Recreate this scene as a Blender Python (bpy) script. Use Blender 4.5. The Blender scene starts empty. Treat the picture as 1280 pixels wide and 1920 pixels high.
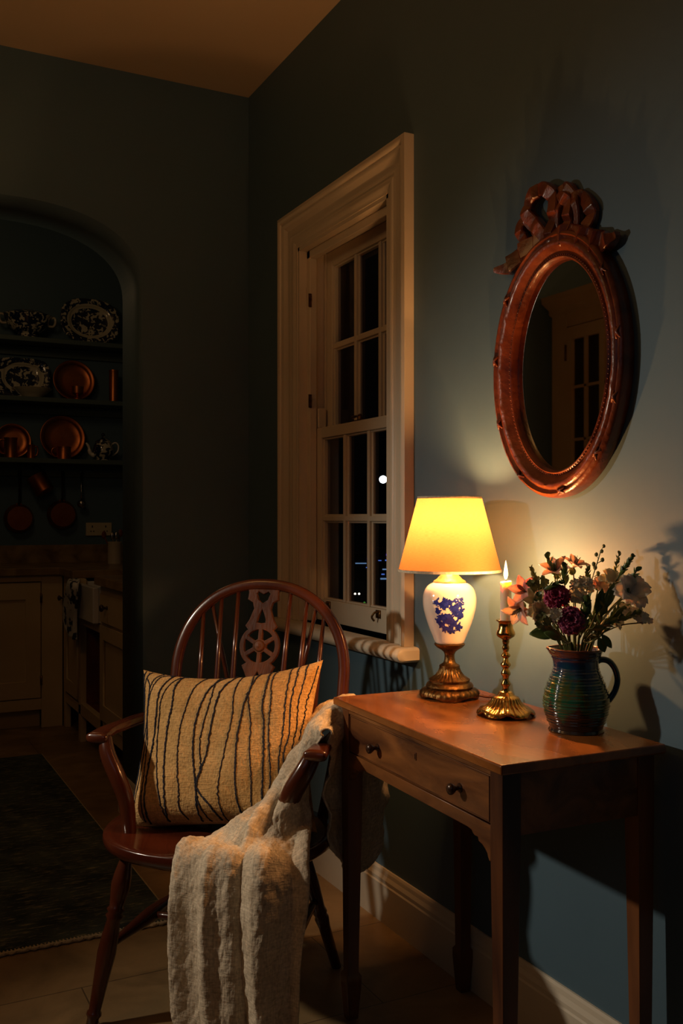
import bpy, bmesh, math, random
from mathutils import Vector, Matrix, noise
PI = math.pi
R = math.radians
C = bpy.context.scene.collection
random.seed(7)
# ------------------------------------------------------------------ camera frame, metres
FOC, CX, HY, EYE, YAW = 1800.0, 640.0, 970.0, 1.15, R(27)
SN, CS = math.sin(YAW), math.cos(YAW)
def ray(px, py):
    a, b = (px-CX)/FOC, (HY-py)/FOC
    return Vector((CS*a+SN, -SN*a+CS, b))
def atX(px, py, x): d = ray(px, py); t = x/d.x; return Vector((x, d.y*t, EYE+d.z*t))
def atY(px, py, y): d = ray(px, py); t = y/d.y; return Vector((d.x*t, y, EYE+d.z*t))
def atZ(px, py, z): d = ray(px, py); t = (z-EYE)/d.z; return Vector((d.x*t, d.y*t, z))
def atD(px, py, D): d = ray(px, py); return Vector((d.x*D, d.y*D, EYE+d.z*D))
WX, WY = 1.357, 3.45            # plane of the window wall and of the arch wall
CEIL = 2.763

# ------------------------------------------------------------------ materials
MAT = {}
def srgb(r, g, b):
    f = lambda c: (c/255/12.92) if c/255 <= .04045 else ((c/255+.055)/1.055)**2.4
    return (f(r), f(g), f(b), 1)
def mat(name, col, rough=.5, metal=0, col2=None, scale=5, detail=5, bump=0, bscale=60, stretch=(1, 1, 1), coat=0,
        sss=0, dist=0, lo=.35, hi=.65, spec=None, rvar=0, bstretch=None):
    m = bpy.data.materials.new(name); m.use_nodes = True
    nt = m.node_tree; N = nt.nodes; L = nt.links
    b = N['Principled BSDF']
    b.inputs['Base Color'].default_value = (*col[:3], 1)
    b.inputs['Roughness'].default_value = rough
    b.inputs['Metallic'].default_value = metal
    b.inputs['Coat Weight'].default_value = coat
    b.inputs['Coat Roughness'].default_value = .12
    if spec is not None: b.inputs['Specular IOR Level'].default_value = spec
    if sss:
        b.inputs['Subsurface Weight'].default_value = sss
        b.inputs['Subsurface Radius'].default_value = (1, .5, .2)
        b.inputs['Subsurface Scale'].default_value = .012
    tc = N.new('ShaderNodeTexCoord')
    def mapping(st):
        mp = N.new('ShaderNodeMapping'); mp.inputs['Scale'].default_value = st
        L.new(tc.outputs['Object'], mp.inputs['Vector']); return mp
    if col2 is not None:
        mp = mapping(stretch)
        n = N.new('ShaderNodeTexNoise'); n.inputs['Scale'].default_value = scale
        n.inputs['Detail'].default_value = detail; n.inputs['Distortion'].default_value = dist
        L.new(mp.outputs[0], n.inputs['Vector'])
        r = N.new('ShaderNodeValToRGB')
        r.color_ramp.elements[0].position = lo; r.color_ramp.elements[0].color = (*col[:3], 1)
        r.color_ramp.elements[1].position = hi; r.color_ramp.elements[1].color = (*col2[:3], 1)
        L.new(n.outputs['Fac'], r.inputs['Fac']); L.new(r.outputs['Color'], b.inputs['Base Color'])
        m['ramp'] = r.name
        if rvar:
            mr = N.new('ShaderNodeMapRange'); mr.inputs['To Min'].default_value = rough-rvar; mr.inputs['To Max'].default_value = rough+rvar
            L.new(n.outputs['Fac'], mr.inputs['Value']); L.new(mr.outputs[0], b.inputs['Roughness'])
    if bump:
        mp = mapping(bstretch or stretch)
        n2 = N.new('ShaderNodeTexNoise'); n2.inputs['Scale'].default_value = bscale; n2.inputs['Detail'].default_value = 6
        L.new(mp.outputs[0], n2.inputs['Vector'])
        bp = N.new('ShaderNodeBump'); bp.inputs['Strength'].default_value = bump; bp.inputs['Distance'].default_value = .01
        L.new(n2.outputs['Fac'], bp.inputs['Height']); L.new(bp.outputs[0], b.inputs['Normal'])
    MAT[name] = m
    return m
mat('wall', (.082, .148, .196), .62, 0, (.094, .166, .218), 1.7, 4, bump=.07, bscale=22)
mat('ceiling', (.62, .50, .34), .8, 0, (.66, .54, .38), 1.5, bump=.05, bscale=30)
mat('cream', (.68, .60, .46), .38, 0, (.75, .67, .52), 4, 6, bump=.07, bscale=45)
mat('cream_cabinet', (.56, .42, .22), .5, 0, (.66, .51, .29), 3, 5, bump=.04, bscale=50)
mat('table_wood', (.075, .018, .004), .27, 0, (.46, .165, .036), 6, 7, stretch=(1.7, .7, 1.7), bump=.03, bscale=60, dist=.7, lo=.24, hi=.74, coat=.30, rvar=.07)
mat('table_side', (.050, .014, .004), .42, 0, (.32, .120, .030), 11, 9, stretch=(1, .35, 1.3), bump=.10, bscale=60, dist=.8, lo=.3, hi=.72, coat=.2)
mat('table_leg', (.040, .011, .004), .40, 0, (.21, .072, .020), 8, 8, stretch=(1, 1, .15), bump=.10, bscale=60, dist=.6, coat=.25)
mat('chair_wood', (.042, .009, .004), .25, 0, (.115, .027, .009), 5, 7, stretch=(1, 1, .3), bump=.08, bscale=30, lo=.3, hi=.7, coat=.5, rvar=.05)
mat('seat_wood', (.050, .009, .004), .24, 0, (.125, .027, .009), 6, 8, stretch=(.3, 1.4, 1), bump=.07, bscale=30, coat=.45, lo=.3, hi=.7, rvar=.06)
mat('splat_wood', (.050, .014, .004), .5, 0, (.160, .052, .014), 20, 8, stretch=(1, 1, .3), spec=.25, bump=.15, bscale=120, lo=.3, hi=.7, bstretch=(1, 1, .25))
mat('mirror_wood', (.060, .009, .003), .35, 0, (.24, .050, .010), 14, 8, bump=.22, bscale=60, coat=.25, lo=.35, hi=.7, rvar=.06)
mat('mirror_glass', (.50, .48, .44), .02, 1)
mat('brass', (.50, .31, .095), .22, 1, (.30, .17, .045), 14, 5, bump=.12, bscale=60, rvar=.06)
mat('antique_brass', (.27, .150, .05), .40, 1, (.10, .052, .018), 40, 6, bump=.25, bscale=120)
mat('gold_paint', (.62, .42, .15), .48, .35, (.50, .31, .10), 60, 5, bump=.12, bscale=110)
mat('copper', (.66, .22, .075), .38, 1, (.44, .12, .038), 9, 5, bump=.06, bscale=20, rvar=.07)
mat('dark_iron', (.03, .026, .022), .4, .8)
mat('steel', (.45, .42, .38), .25, 1)
mat('porcelain', (.86, .80, .70), .10, coat=.6)
mat('cobalt', (.012, .018, .19), .20, 0, (.022, .036, .30), 90, 4, coat=.5)
mat('white_sink', (.68, .68, .66), .22, coat=.3)
mat('stoneware', (.60, .52, .38), .18, coat=.5)
mat('wax', (.93, .84, .68), .45, sss=.8)
mat('stone_top', (.16, .095, .04), .30, 0, (.36, .24, .11), 9, 9, bump=.05, dist=.8)
mat('knob_dark', (.05, .022, .012), .30, .3, coat=.4)
mat('shelf_paint', (.09, .13, .12), .5, bump=.05, bscale=30)
mat('towel', (.62, .60, .55), .9, 0, (.03, .035, .06), 22, 5, lo=.52, hi=.56, bump=.2, bscale=200)
mat('red_interior', (.13, .030, .014), .6, 0, (.20, .05, .022), 8, bump=.1, bscale=40)
mat('wicker', (.10, .045, .02), .7, bump=.7, bscale=160, bstretch=(1, 1, 3))
mat('plastic', (.66, .57, .38), .35)
mat('cable', (.10, .03, .015), .5)
mat('leaf', (.045, .090, .020), .42, 0, (.095, .155, .036), 30, 4, coat=.15)
mat('leaf_grey', (.14, .16, .055), .55, 0, (.22, .23, .085), 40, 4)
mat('stem', (.07, .10, .028), .5)
mat('stone_dark', (.012, .016, .012), .9)
mat('night_wall', (.02, .02, .022), .9)
def petal(name, c1, c2):
    m = mat(name, c1, .55, 0, c2, 45, 4, lo=.35, hi=.65)
    b = m.node_tree.nodes['Principled BSDF']
    b.inputs['Subsurface Weight'].default_value = .25
    b.inputs['Subsurface Radius'].default_value = (1, .5, .4); b.inputs['Subsurface Scale'].default_value = .003
    return m
petal('petal_pink', (.78, .36, .30), (.82, .58, .44))
petal('petal_pink_red', (.62, .10, .12), (.80, .45, .38))
petal('petal_magenta', (.26, .012, .05), (.50, .045, .14))
petal('petal_plum', (.22, .018, .075), (.46, .10, .22))
petal('petal_white', (.70, .62, .50), (.80, .74, .62))
petal('petal_cream', (.68, .56, .32), (.78, .70, .46))
petal('floret', (.62, .56, .40), (.74, .68, .54))

def emis(name, col, s):
    m = bpy.data.materials.new(name); m.use_nodes = True
    nt = m.node_tree; nt.nodes.clear()
    o = nt.nodes.new('ShaderNodeOutputMaterial'); e = nt.nodes.new('ShaderNodeEmission')
    e.inputs['Color'].default_value = (*col, 1); e.inputs['Strength'].default_value = s
    nt.links.new(e.outputs[0], o.inputs[0]); MAT[name] = m
def glow(name, col, s):
    emis(name, col, s); nt = MAT[name].node_tree; o = nt.nodes['Material Output']; e = nt.nodes['Emission']
    t = nt.nodes.new('ShaderNodeBsdfTransparent'); a = nt.nodes.new('ShaderNodeAddShader')
    nt.links.new(e.outputs[0], a.inputs[0]); nt.links.new(t.outputs[0], a.inputs[1]); nt.links.new(a.outputs[0], o.inputs[0])
glow('flame', (1, .60, .22), 5)
emis('moonlight', (.80, .92, 1), 6)
emis('blue_light', (.12, .26, 1), .55)
emis('violet_light', (.22, .10, 1), .8)
emis('pale_blue_light', (.30, .55, 1), .30)
emis('white_light', (1, .90, .72), 2.2)
emis('green_light', (.2, .8, .1), .18)
glow('bulb_glow', (1, .70, .34), 5)

def glass_mat():
    m = bpy.data.materials.new('window_glass'); m.use_nodes = True
    nt = m.node_tree; nt.nodes.clear(); N = nt.nodes; L = nt.links
    o = N.new('ShaderNodeOutputMaterial'); mx = N.new('ShaderNodeMixShader'); t = N.new('ShaderNodeBsdfTransparent')
    g = N.new('ShaderNodeBsdfGlossy'); g.inputs['Roughness'].default_value = .0; lw = N.new('ShaderNodeLayerWeight'); pw = N.new('ShaderNodeMath'); pw.operation = 'POWER'; pw.inputs[1].default_value = 5; L.new(lw.outputs['Facing'], pw.inputs[0])
    f = N.new('ShaderNodeMath'); f.operation = 'MULTIPLY_ADD'; f.inputs[1].default_value = .96; f.inputs[2].default_value = .04; L.new(pw.outputs[0], f.inputs[0])
    L.new(f.outputs[0], mx.inputs[0]); L.new(t.outputs[0], mx.inputs[1]); L.new(g.outputs[0], mx.inputs[2]); L.new(mx.outputs[0], o.inputs[0])
    MAT['glass'] = m
glass_mat()

def fabric_mat(name, c1, c2, wave=420, bump=.5, rough=.92, noise_s=8, trans=0):
    m = mat(name, c1, rough, 0, c2, noise_s, 7, spec=.15)
    nt = m.node_tree; N = nt.nodes; L = nt.links; b = N['Principled BSDF']
    tc = N.new('ShaderNodeTexCoord')
    h = None
    for st in ((wave*.16, wave*1.0, 1), (wave*1.0, wave*.22, 1)):
        mp = N.new('ShaderNodeMapping'); mp.inputs['Scale'].default_value = st; L.new(tc.outputs['UV'], mp.inputs[0])
        w = N.new('ShaderNodeTexNoise'); w.inputs['Scale'].default_value = .5; w.inputs['Detail'].default_value = 3
        L.new(mp.outputs[0], w.inputs['Vector'])
        if h is None: h = w.outputs['Fac']
        else:
            ad = N.new('ShaderNodeMath'); ad.operation = 'ADD'; L.new(h, ad.inputs[0]); L.new(w.outputs['Fac'], ad.inputs[1]); h = ad.outputs[0]
    nz = N.new('ShaderNodeTexNoise'); nz.inputs['Scale'].default_value = 160
    L.new(tc.outputs['Object'], nz.inputs['Vector'])
    ad = N.new('ShaderNodeMath'); ad.operation = 'ADD'; L.new(h, ad.inputs[0]); L.new(nz.outputs['Fac'], ad.inputs[1])
    bp = N.new('ShaderNodeBump'); bp.inputs['Strength'].default_value = bump; bp.inputs['Distance'].default_value = .002
    L.new(ad.outputs[0], bp.inputs['Height']); L.new(bp.outputs[0], b.inputs['Normal'])
    # darker weave hollows
    rp = N[m['ramp']]
    mx = N.new('ShaderNodeMix'); mx.data_type = 'RGBA'; mx.blend_type = 'MULTIPLY'; mx.inputs['Factor'].default_value = .55
    mr = N.new('ShaderNodeMapRange'); mr.inputs['From Min'].default_value = 1.1; mr.inputs['From Max'].default_value = 1.9; mr.inputs['To Min'].default_value = .30; mr.inputs['To Max'].default_value = 1.3
    L.new(ad.outputs[0], mr.inputs['Value'])
    L.new(rp.outputs['Color'], mx.inputs['A']); L.new(mr.outputs[0], mx.inputs['B']); L.new(mx.outputs['Result'], b.inputs['Base Color'])
    return m
fabric_mat('cushion_fabric', (.60, .35, .12), (.78, .48, .19), 260, 1.0)
fabric_mat('linen', (.60, .50, .36), (.76, .66, .49), 420, .5, noise_s=14)
mat('yarn', (.016, .018, .032), .9, bump=.5, bscale=300)

def shade_mat():
    m = bpy.data.materials.new('lampshade_cloth'); m.use_nodes = True
    nt = m.node_tree; nt.nodes.clear(); N = nt.nodes; L = nt.links
    o = N.new('ShaderNodeOutputMaterial'); mx = N.new('ShaderNodeMixShader'); mx.inputs[0].default_value = .62
    d = N.new('ShaderNodeBsdfDiffuse'); t = N.new('ShaderNodeBsdfTranslucent')
    tc = N.new('ShaderNodeTexCoord'); mp = N.new('ShaderNodeMapping'); mp.inputs['Scale'].default_value = (60, 400, 1)
    n = N.new('ShaderNodeTexNoise'); n.inputs['Scale'].default_value = 1; n.inputs['Detail'].default_value = 5
    L.new(tc.outputs['UV'], mp.inputs[0]); L.new(mp.outputs[0], n.inputs['Vector'])
    r = N.new('ShaderNodeValToRGB'); r.color_ramp.elements[0].position = .3; r.color_ramp.elements[1].position = .7
    r.color_ramp.elements[0].color = (.235, .100, .032, 1); r.color_ramp.elements[1].color = (.30, .135, .052, 1)
    L.new(n.outputs['Fac'], r.inputs[0]); L.new(r.outputs[0], d.inputs[0]); L.new(r.outputs[0], t.inputs[0])
    L.new(d.outputs[0], mx.inputs[1]); L.new(t.outputs[0], mx.inputs[2]); L.new(mx.outputs[0], o.inputs[0])
    MAT['shade'] = m
shade_mat()

def floor_mat():
    m = bpy.data.materials.new('limestone_floor'); m.use_nodes = True
    nt = m.node_tree; N = nt.nodes; L = nt.links; b = N['Principled BSDF']
    tc = N.new('ShaderNodeTexCoord')
    mp = N.new('ShaderNodeMapping'); mp.inputs['Location'].default_value = (.12, .02, 0)
    L.new(tc.outputs['Object'], mp.inputs[0])
    br = N.new('ShaderNodeTexBrick'); br.inputs['Scale'].default_value = 1; br.inputs['Brick Width'].default_value = .62; br.inputs['Row Height'].default_value = .40
    br.inputs['Mortar Size'].default_value = .0022; br.inputs['Mortar Smooth'].default_value = .6; br.offset = .5
    br.inputs['Color1'].default_value = (.26, .165, .072, 1); br.inputs['Color2'].default_value = (.33, .215, .098, 1); br.inputs['Mortar'].default_value = (.10, .065, .035, 1)
    L.new(mp.outputs[0], br.inputs['Vector'])
    n = N.new('ShaderNodeTexNoise'); n.inputs['Scale'].default_value = 5; n.inputs['Detail'].default_value = 9; n.inputs['Distortion'].default_value = .8
    L.new(tc.outputs['Object'], n.inputs['Vector'])
    mr = N.new('ShaderNodeMapRange'); mr.inputs['From Min'].default_value = .3; mr.inputs['From Max'].default_value = .7; mr.inputs['To Min'].default_value = .55; mr.inputs['To Max'].default_value = 1.2
    L.new(n.outputs['Fac'], mr.inputs[0])
    mx = N.new('ShaderNodeMix'); mx.data_type = 'RGBA'; mx.blend_type = 'MULTIPLY'; mx.inputs['Factor'].default_value = 1
    L.new(br.outputs['Color'], mx.inputs['A']); L.new(mr.outputs[0], mx.inputs['B']); L.new(mx.outputs['Result'], b.inputs['Base Color'])
    b.inputs['Roughness'].default_value = .42
    n2 = N.new('ShaderNodeTexNoise'); n2.inputs['Scale'].default_value = 22; n2.inputs['Detail'].default_value = 8
    L.new(tc.outputs['Object'], n2.inputs['Vector'])
    sb = N.new('ShaderNodeMath'); sb.operation = 'SUBTRACT'; L.new(n2.outputs['Fac'], sb.inputs[0]); L.new(br.outputs['Fac'], sb.inputs[1])
    bp = N.new('ShaderNodeBump'); bp.inputs['Strength'].default_value = .22; bp.inputs['Distance'].default_value = .008
    L.new(sb.outputs[0], bp.inputs['Height']); L.new(bp.outputs[0], b.inputs['Normal'])
    MAT['floor'] = m
floor_mat()

def rug_mat():
    m = mat('rug_wool', (.045, .062, .070), .95, 0, (.12, .155, .135), 7, 8, spec=.1, bump=.8, bscale=320, bstretch=(1, 3, 1))
    nt = m.node_tree; N = nt.nodes; L = nt.links; b = N['Principled BSDF']; rp = N[m['ramp']]
    tc = N.new('ShaderNodeTexCoord'); mp = N.new('ShaderNodeMapping'); mp.inputs['Scale'].default_value = (3, 14, 1)
    L.new(tc.outputs['Object'], mp.inputs[0])
    n = N.new('ShaderNodeTexNoise'); n.inputs['Scale'].default_value = 5; n.inputs['Detail'].default_value = 12; n.inputs['Roughness'].default_value = .75
    L.new(mp.outputs[0], n.inputs['Vector'])
    r2 = N.new('ShaderNodeValToRGB'); r2.color_ramp.elements[0].position = .52; r2.color_ramp.elements[0].color = (0, 0, 0, 1); r2.color_ramp.elements[1].position = .68
    L.new(n.outputs['Fac'], r2.inputs[0])
    mx = N.new('ShaderNodeMix'); mx.data_type = 'RGBA'; L.new(r2.outputs[0], mx.inputs['Factor']); L.new(rp.outputs[0], mx.inputs['A'])
    mx.inputs['B'].default_value = (.50, .46, .26, 1); L.new(mx.outputs['Result'], b.inputs['Base Color'])
rug_mat()
mat('rug_edge', (.52, .42, .26), .95, bump=.6, bscale=200)

def transfer_mat(name, band_lo, band_hi, radial=True):
    """white glazed ware with a dark blue printed pattern; the pattern follows the shape's generated coordinates"""
    m = bpy.data.materials.new(name); m.use_nodes = True
    nt = m.node_tree; N = nt.nodes; L = nt.links; b = N['Principled BSDF']
    b.inputs['Roughness'].default_value = .12; b.inputs['Coat Weight'].default_value = .5
    tc = N.new('ShaderNodeTexCoord')
    sub = N.new('ShaderNodeVectorMath'); sub.operation = 'SUBTRACT'; sub.inputs[1].default_value = (.5, .5, .5); L.new(tc.outputs['Generated'], sub.inputs[0])
    mul = N.new('ShaderNodeVectorMath'); mul.operation = 'MULTIPLY'; mul.inputs[1].default_value = (2, 0, 2) if radial else (0, 0, 2); L.new(sub.outputs[0], mul.inputs[0])
    ln = N.new('ShaderNodeVectorMath'); ln.operation = 'LENGTH'; L.new(mul.outputs[0], ln.inputs[0])
    band = N.new('ShaderNodeValToRGB'); cr = band.color_ramp
    cr.interpolation = 'CONSTANT'
    cr.elements[0].position = 0; cr.elements[0].color = (1, 1, 1, 1)
    cr.elements[1].position = band_lo; cr.elements[1].color = (0, 0, 0, 1)
    e = cr.elements.new(band_hi); e.color = (1, 1, 1, 1)
    L.new(ln.outputs['Value'], band.inputs[0])
    n = N.new('ShaderNodeTexNoise'); n.inputs['Scale'].default_value = 34; n.inputs['Detail'].default_value = 5; n.inputs['Distortion'].default_value = 1
    L.new(tc.outputs['Object'], n.inputs['Vector'])
    r = N.new('ShaderNodeValToRGB'); r.color_ramp.elements[0].position = .44; r.color_ramp.elements[0].color = (0, 0, 0, 1); r.color_ramp.elements[1].position = .47
    L.new(n.outputs['Fac'], r.inputs[0])
    mm = N.new('ShaderNodeMath'); mm.operation = 'MULTIPLY'; L.new(r.outputs[0], mm.inputs[0]); L.new(band.outputs[0], mm.inputs[1])
    mx = N.new('ShaderNodeMix'); mx.data_type = 'RGBA'; L.new(mm.outputs[0], mx.inputs['Factor'])
    mx.inputs['A'].default_value = (.66, .60, .46, 1); mx.inputs['B'].default_value = (.012, .018, .06, 1)
    L.new(mx.outputs['Result'], b.inputs['Base Color']); MAT[name] = m
transfer_mat('transferware', .62, .78)
transfer_mat('transferware_round', .95, .99, False)

def jug_mat():
    m = bpy.data.materials.new('jug_glaze'); m.use_nodes = True
    nt = m.node_tree; N = nt.nodes; L = nt.links; b = N['Principled BSDF']
    b.inputs['Roughness'].default_value = .13; b.inputs['Coat Weight'].default_value = .7; b.inputs['Coat Roughness'].default_value = .05
    tc = N.new('ShaderNodeTexCoord'); sp = N.new('ShaderNodeSeparateXYZ'); L.new(tc.outputs['Object'], sp.inputs[0])
    n = N.new('ShaderNodeTexNoise'); n.inputs['Scale'].default_value = 17; n.inputs['Detail'].default_value = 5; n.inputs['Distortion'].default_value = 1
    mp = N.new('ShaderNodeMapping'); mp.inputs['Scale'].default_value = (1.5, 1.5, .6); L.new(tc.outputs['Object'], mp.inputs[0]); L.new(mp.outputs[0], n.inputs['Vector'])
    mr = N.new('ShaderNodeMath'); mr.operation = 'MULTIPLY_ADD'; mr.inputs[1].default_value = .13; L.new(n.outputs['Fac'], mr.inputs[0]); L.new(sp.outputs['Z'], mr.inputs[2])
    mr2 = N.new('ShaderNodeMapRange'); mr2.inputs['From Min'].default_value = .055; mr2.inputs['From Max'].default_value = .225
    L.new(mr.outputs[0], mr2.inputs[0])
    r = N.new('ShaderNodeValToRGB'); cr = r.color_ramp
    cols = [(0, (.030, .022, .020)), (.24, (.034, .024, .022)), (.32, (.012, .09, .05)), (.43, (.010, .10, .055)), (.50, (.055, .085, .02)), (.58, (.012, .075, .06)), (.70, (.010, .05, .10)), (.86, (.012, .035, .10)), (1, (.05, .03, .035))]
    cr.elements[0].position = 0; cr.elements[0].color = (*cols[0][1], 1); cr.elements[1].position = 1; cr.elements[1].color = (*cols[-1][1], 1)
    for p, c in cols[1:-1]: e = cr.elements.new(p); e.color = (*c, 1)
    L.new(mr2.outputs[0], r.inputs[0]); L.new(r.outputs[0], b.inputs['Base Color']); MAT['jug'] = m
jug_mat()
mat('jug_handle', (.012, .030, .075), .14, 0, (.010, .05, .07), 20, coat=.7)
mat('jug_rim', (.16, .05, .025), .2, coat=.5)

# ------------------------------------------------------------------ mesh helpers
class MB:
    def __init__(s): s.v = []; s.f = []; s.uv = {}
    def add(s, vs, fs):
        o = len(s.v); s.v += [Vector(v) for v in vs]; s.f += [tuple(i+o for i in f) for f in fs]; return s
    def box(s, a, b, m=None):
        x0, y0, z0 = a; x1, y1, z1 = b
        vs = [(x, y, z) for x in (x0, x1) for y in (y0, y1) for z in (z0, z1)]
        if m is not None: vs = [m @ Vector(v) for v in vs]
        return s.add(vs, [(0, 1, 3, 2), (4, 6, 7, 5), (0, 4, 5, 1), (2, 3, 7, 6), (0, 2, 6, 4), (1, 5, 7, 3)])
    def frustum(s, c0, h0, c1, h1):
        """square section post: centre / half sizes at bottom and top"""
        vs = [(c[0]+sx*h[0], c[1]+sy*h[1], c[2]) for c, h in ((c0, h0), (c1, h1)) for sx, sy in ((-1, -1), (1, -1), (1, 1), (-1, 1))]
        return s.add(vs, [(3, 2, 1, 0), (4, 5, 6, 7)]+[(i, (i+1) % 4, 4+(i+1) % 4, 4+i) for i in range(4)])
    def grid(s, pts, closed_u=False, closed_v=False):
        nu, nv = len(pts), len(pts[0]); vs = [p for row in pts for p in row]; fs = []
        for i in range(nu if closed_u else nu-1):
            for j in range(nv if closed_v else nv-1):
                a, b = i, (i+1) % nu; c, d = j, (j+1) % nv
                fs.append((a*nv+c, a*nv+d, b*nv+d, b*nv+c))
        return s.add(vs, fs)
    def lathe(s, prof, c=(0, 0, 0), seg=40, axis=None, fn=None, cap=True):
        c = Vector(c); rows = []
        q = Vector((0, 0, 1)).rotation_difference(Vector(axis).normalized()) if axis is not None else None
        for k, (r, z) in enumerate(prof):
            row = []
            for i in range(seg):
                t = 2*PI*i/seg; rr = r; zz = z
                if fn: rr, zz = fn(t, r, z, k)
                p = Vector((rr*math.cos(t), rr*math.sin(t), zz))
                if q: p = q @ p
                row.append(c+p)
            rows.append(row)
        o = len(s.v); s.grid(rows, closed_v=True)
        if cap:
            n = len(rows)
            s.f.append(tuple(o+i for i in reversed(range(seg)))); s.f.append(tuple(o+(n-1)*seg+i for i in range(seg)))
        return s
    def tube(s, pts, r, seg=10, cap=True, flat=1.0):
        pts = [Vector(p) for p in pts]; n = len(pts)
        rs = r if isinstance(r, (list, tuple)) else [r]*n
        T = []
        for i in range(n):
            t = pts[min(i+1, n-1)]-pts[max(i-1, 0)]
            T.append(t.normalized() if t.length > 1e-9 else Vector((0, 0, 1)))
        up = Vector((0, 0, 1)) if abs(T[0].z) < .9 else Vector((1, 0, 0))
        nrm = (up-T[0]*up.dot(T[0])).normalized(); rows = []
        for i in range(n):
            if i: nrm = (nrm-T[i]*nrm.dot(T[i])).normalized()
            b = T[i].cross(nrm)
            rows.append([pts[i]+(nrm*math.cos(2*PI*k/seg)*flat+b*math.sin(2*PI*k/seg))*rs[i] for k in range(seg)])
        o = len(s.v); s.grid(rows, closed_v=True)
        if cap:
            s.f.append(tuple(o+i for i in reversed(range(seg)))); s.f.append(tuple(o+(n-1)*seg+i for i in range(seg)))
        return s
    def turned(s, a, b, prof, seg=18):
        """turned member from a to b; prof = [(t, radius)]"""
        a, b = Vector(a), Vector(b); L_ = (b-a).length
        return s.lathe([(r, t*L_) for t, r in prof], a, seg, axis=(b-a))
    def sweep(s, pts, prof, N, closed=False, fn=None):
        """profile (b, n) swept along pts; N fixed normal"""
        N = Vector(N).normalized(); pts = [Vector(p) for p in pts]; n = len(pts); rows = []
        for i, p in enumerate(pts):
            if closed: t = pts[(i+1) % n]-pts[(i-1) % n]
            else: t = pts[min(i+1, n-1)]-pts[max(i-1, 0)]
            t = (t-N*t.dot(N)).normalized(); b = N.cross(t)
            row = []
            for (bb, nn) in prof:
                if fn: bb, nn = fn(i, n, bb, nn)
                row.append(p+b*bb+N*nn)
            rows.append(row)
        o = len(s.v); s.grid(rows, closed_u=closed, closed_v=True)
        if not closed:
            m = len(prof); s.f.append(tuple(o+i for i in range(m))); s.f.append(tuple(o+(n-1)*m+i for i in reversed(range(m))))
        return s
    def ball(s, c, r, seg=12, rings=8, scale=(1, 1, 1)):
        prof = [(max(math.sin(PI*i/rings), .001)*r, -math.cos(PI*i/rings)*r) for i in range(rings+1)]
        o = len(s.v); s.lathe(prof, (0, 0, 0), seg)
        for i in range(o, len(s.v)):
            v = s.v[i]; s.v[i] = Vector((v.x*scale[0]+c[0], v.y*scale[1]+c[1], v.z*scale[2]+c[2]))
        return s
    def xf(s, m):
        s.v = [m @ v for v in s.v]; return s
    def build(s, name, m, parent=None, smooth=False, bevel=0, sub=0, solid=0, auto=None, uvfn=None, seg=2):
        me = bpy.data.meshes.new(name); me.from_pydata([tuple(v) for v in s.v], [], s.f); me.validate(); me.update()
        bm = bmesh.new(); bm.from_mesh(me); bmesh.ops.recalc_face_normals(bm, faces=bm.faces); bm.to_mesh(me); bm.free()
        me.materials.append(MAT[m] if isinstance(m, str) else m)
        if uvfn:
            uv = me.uv_layers.new(name='UVMap')
            for lp in me.loops: uv.data[lp.index].uv = uvfn[lp.vertex_index]
        if smooth:
            for p in me.polygons: p.use_smooth = True
        o = bpy.data.objects.new(name, me); C.objects.link(o)
        if parent is not None: o.parent = parent
        if auto is not None:
            me.set_sharp_from_angle(angle=R(auto))
        if solid: md = o.modifiers.new('solid', 'SOLIDIFY'); md.thickness = solid; md.offset = 0
        if bevel:
            md = o.modifiers.new('bevel', 'BEVEL'); md.width = bevel; md.segments = seg; md.limit_method = 'ANGLE'; md.angle_limit = R(40)
            for p in me.polygons: p.use_smooth = True
            md.harden_normals = True
        if sub: md = o.modifiers.new('sub', 'SUBSURF'); md.levels = sub; md.render_levels = sub
        return o
def plate(name, outlines, thick, m, parent=None, mtx=None, bevel=0):
    """flat board cut from outlines (first the edge, then the holes) in local XY, extruded along Z"""
    cu = bpy.data.curves.new(name, 'CURVE'); cu.dimensions = '2D'; cu.fill_mode = 'BOTH'; cu.extrude = thick/2-bevel; cu.bevel_depth = bevel; cu.offset = -bevel
    for pts in outlines:
        sp = cu.splines.new('POLY'); sp.points.add(len(pts)-1); sp.use_cyclic_u = True
        for i, p in enumerate(pts): sp.points[i].co = (p[0], p[1], 0, 1)
    tmp = bpy.data.objects.new(name+'_tmp', cu)
    C.objects.link(tmp); dg = bpy.context.evaluated_depsgraph_get()
    me = bpy.data.meshes.new_from_object(tmp.evaluated_get(dg)); bpy.data.objects.remove(tmp); bpy.data.curves.remove(cu)
    me.name = name
    bm = bmesh.new(); bm.from_mesh(me); bmesh.ops.remove_doubles(bm, verts=bm.verts, dist=1e-5); bmesh.ops.recalc_face_normals(bm, faces=bm.faces)
    if mtx is not None: bmesh.ops.transform(bm, matrix=mtx, verts=bm.verts); bmesh.ops.recalc_face_normals(bm, faces=bm.faces)
    bm.to_mesh(me); bm.free()
    me.materials.clear(); me.materials.append(MAT[m] if isinstance(m, str) else m)
    o = bpy.data.objects.new(name, me); C.objects.link(o)
    if parent is not None: o.parent = parent
    return o
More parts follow.
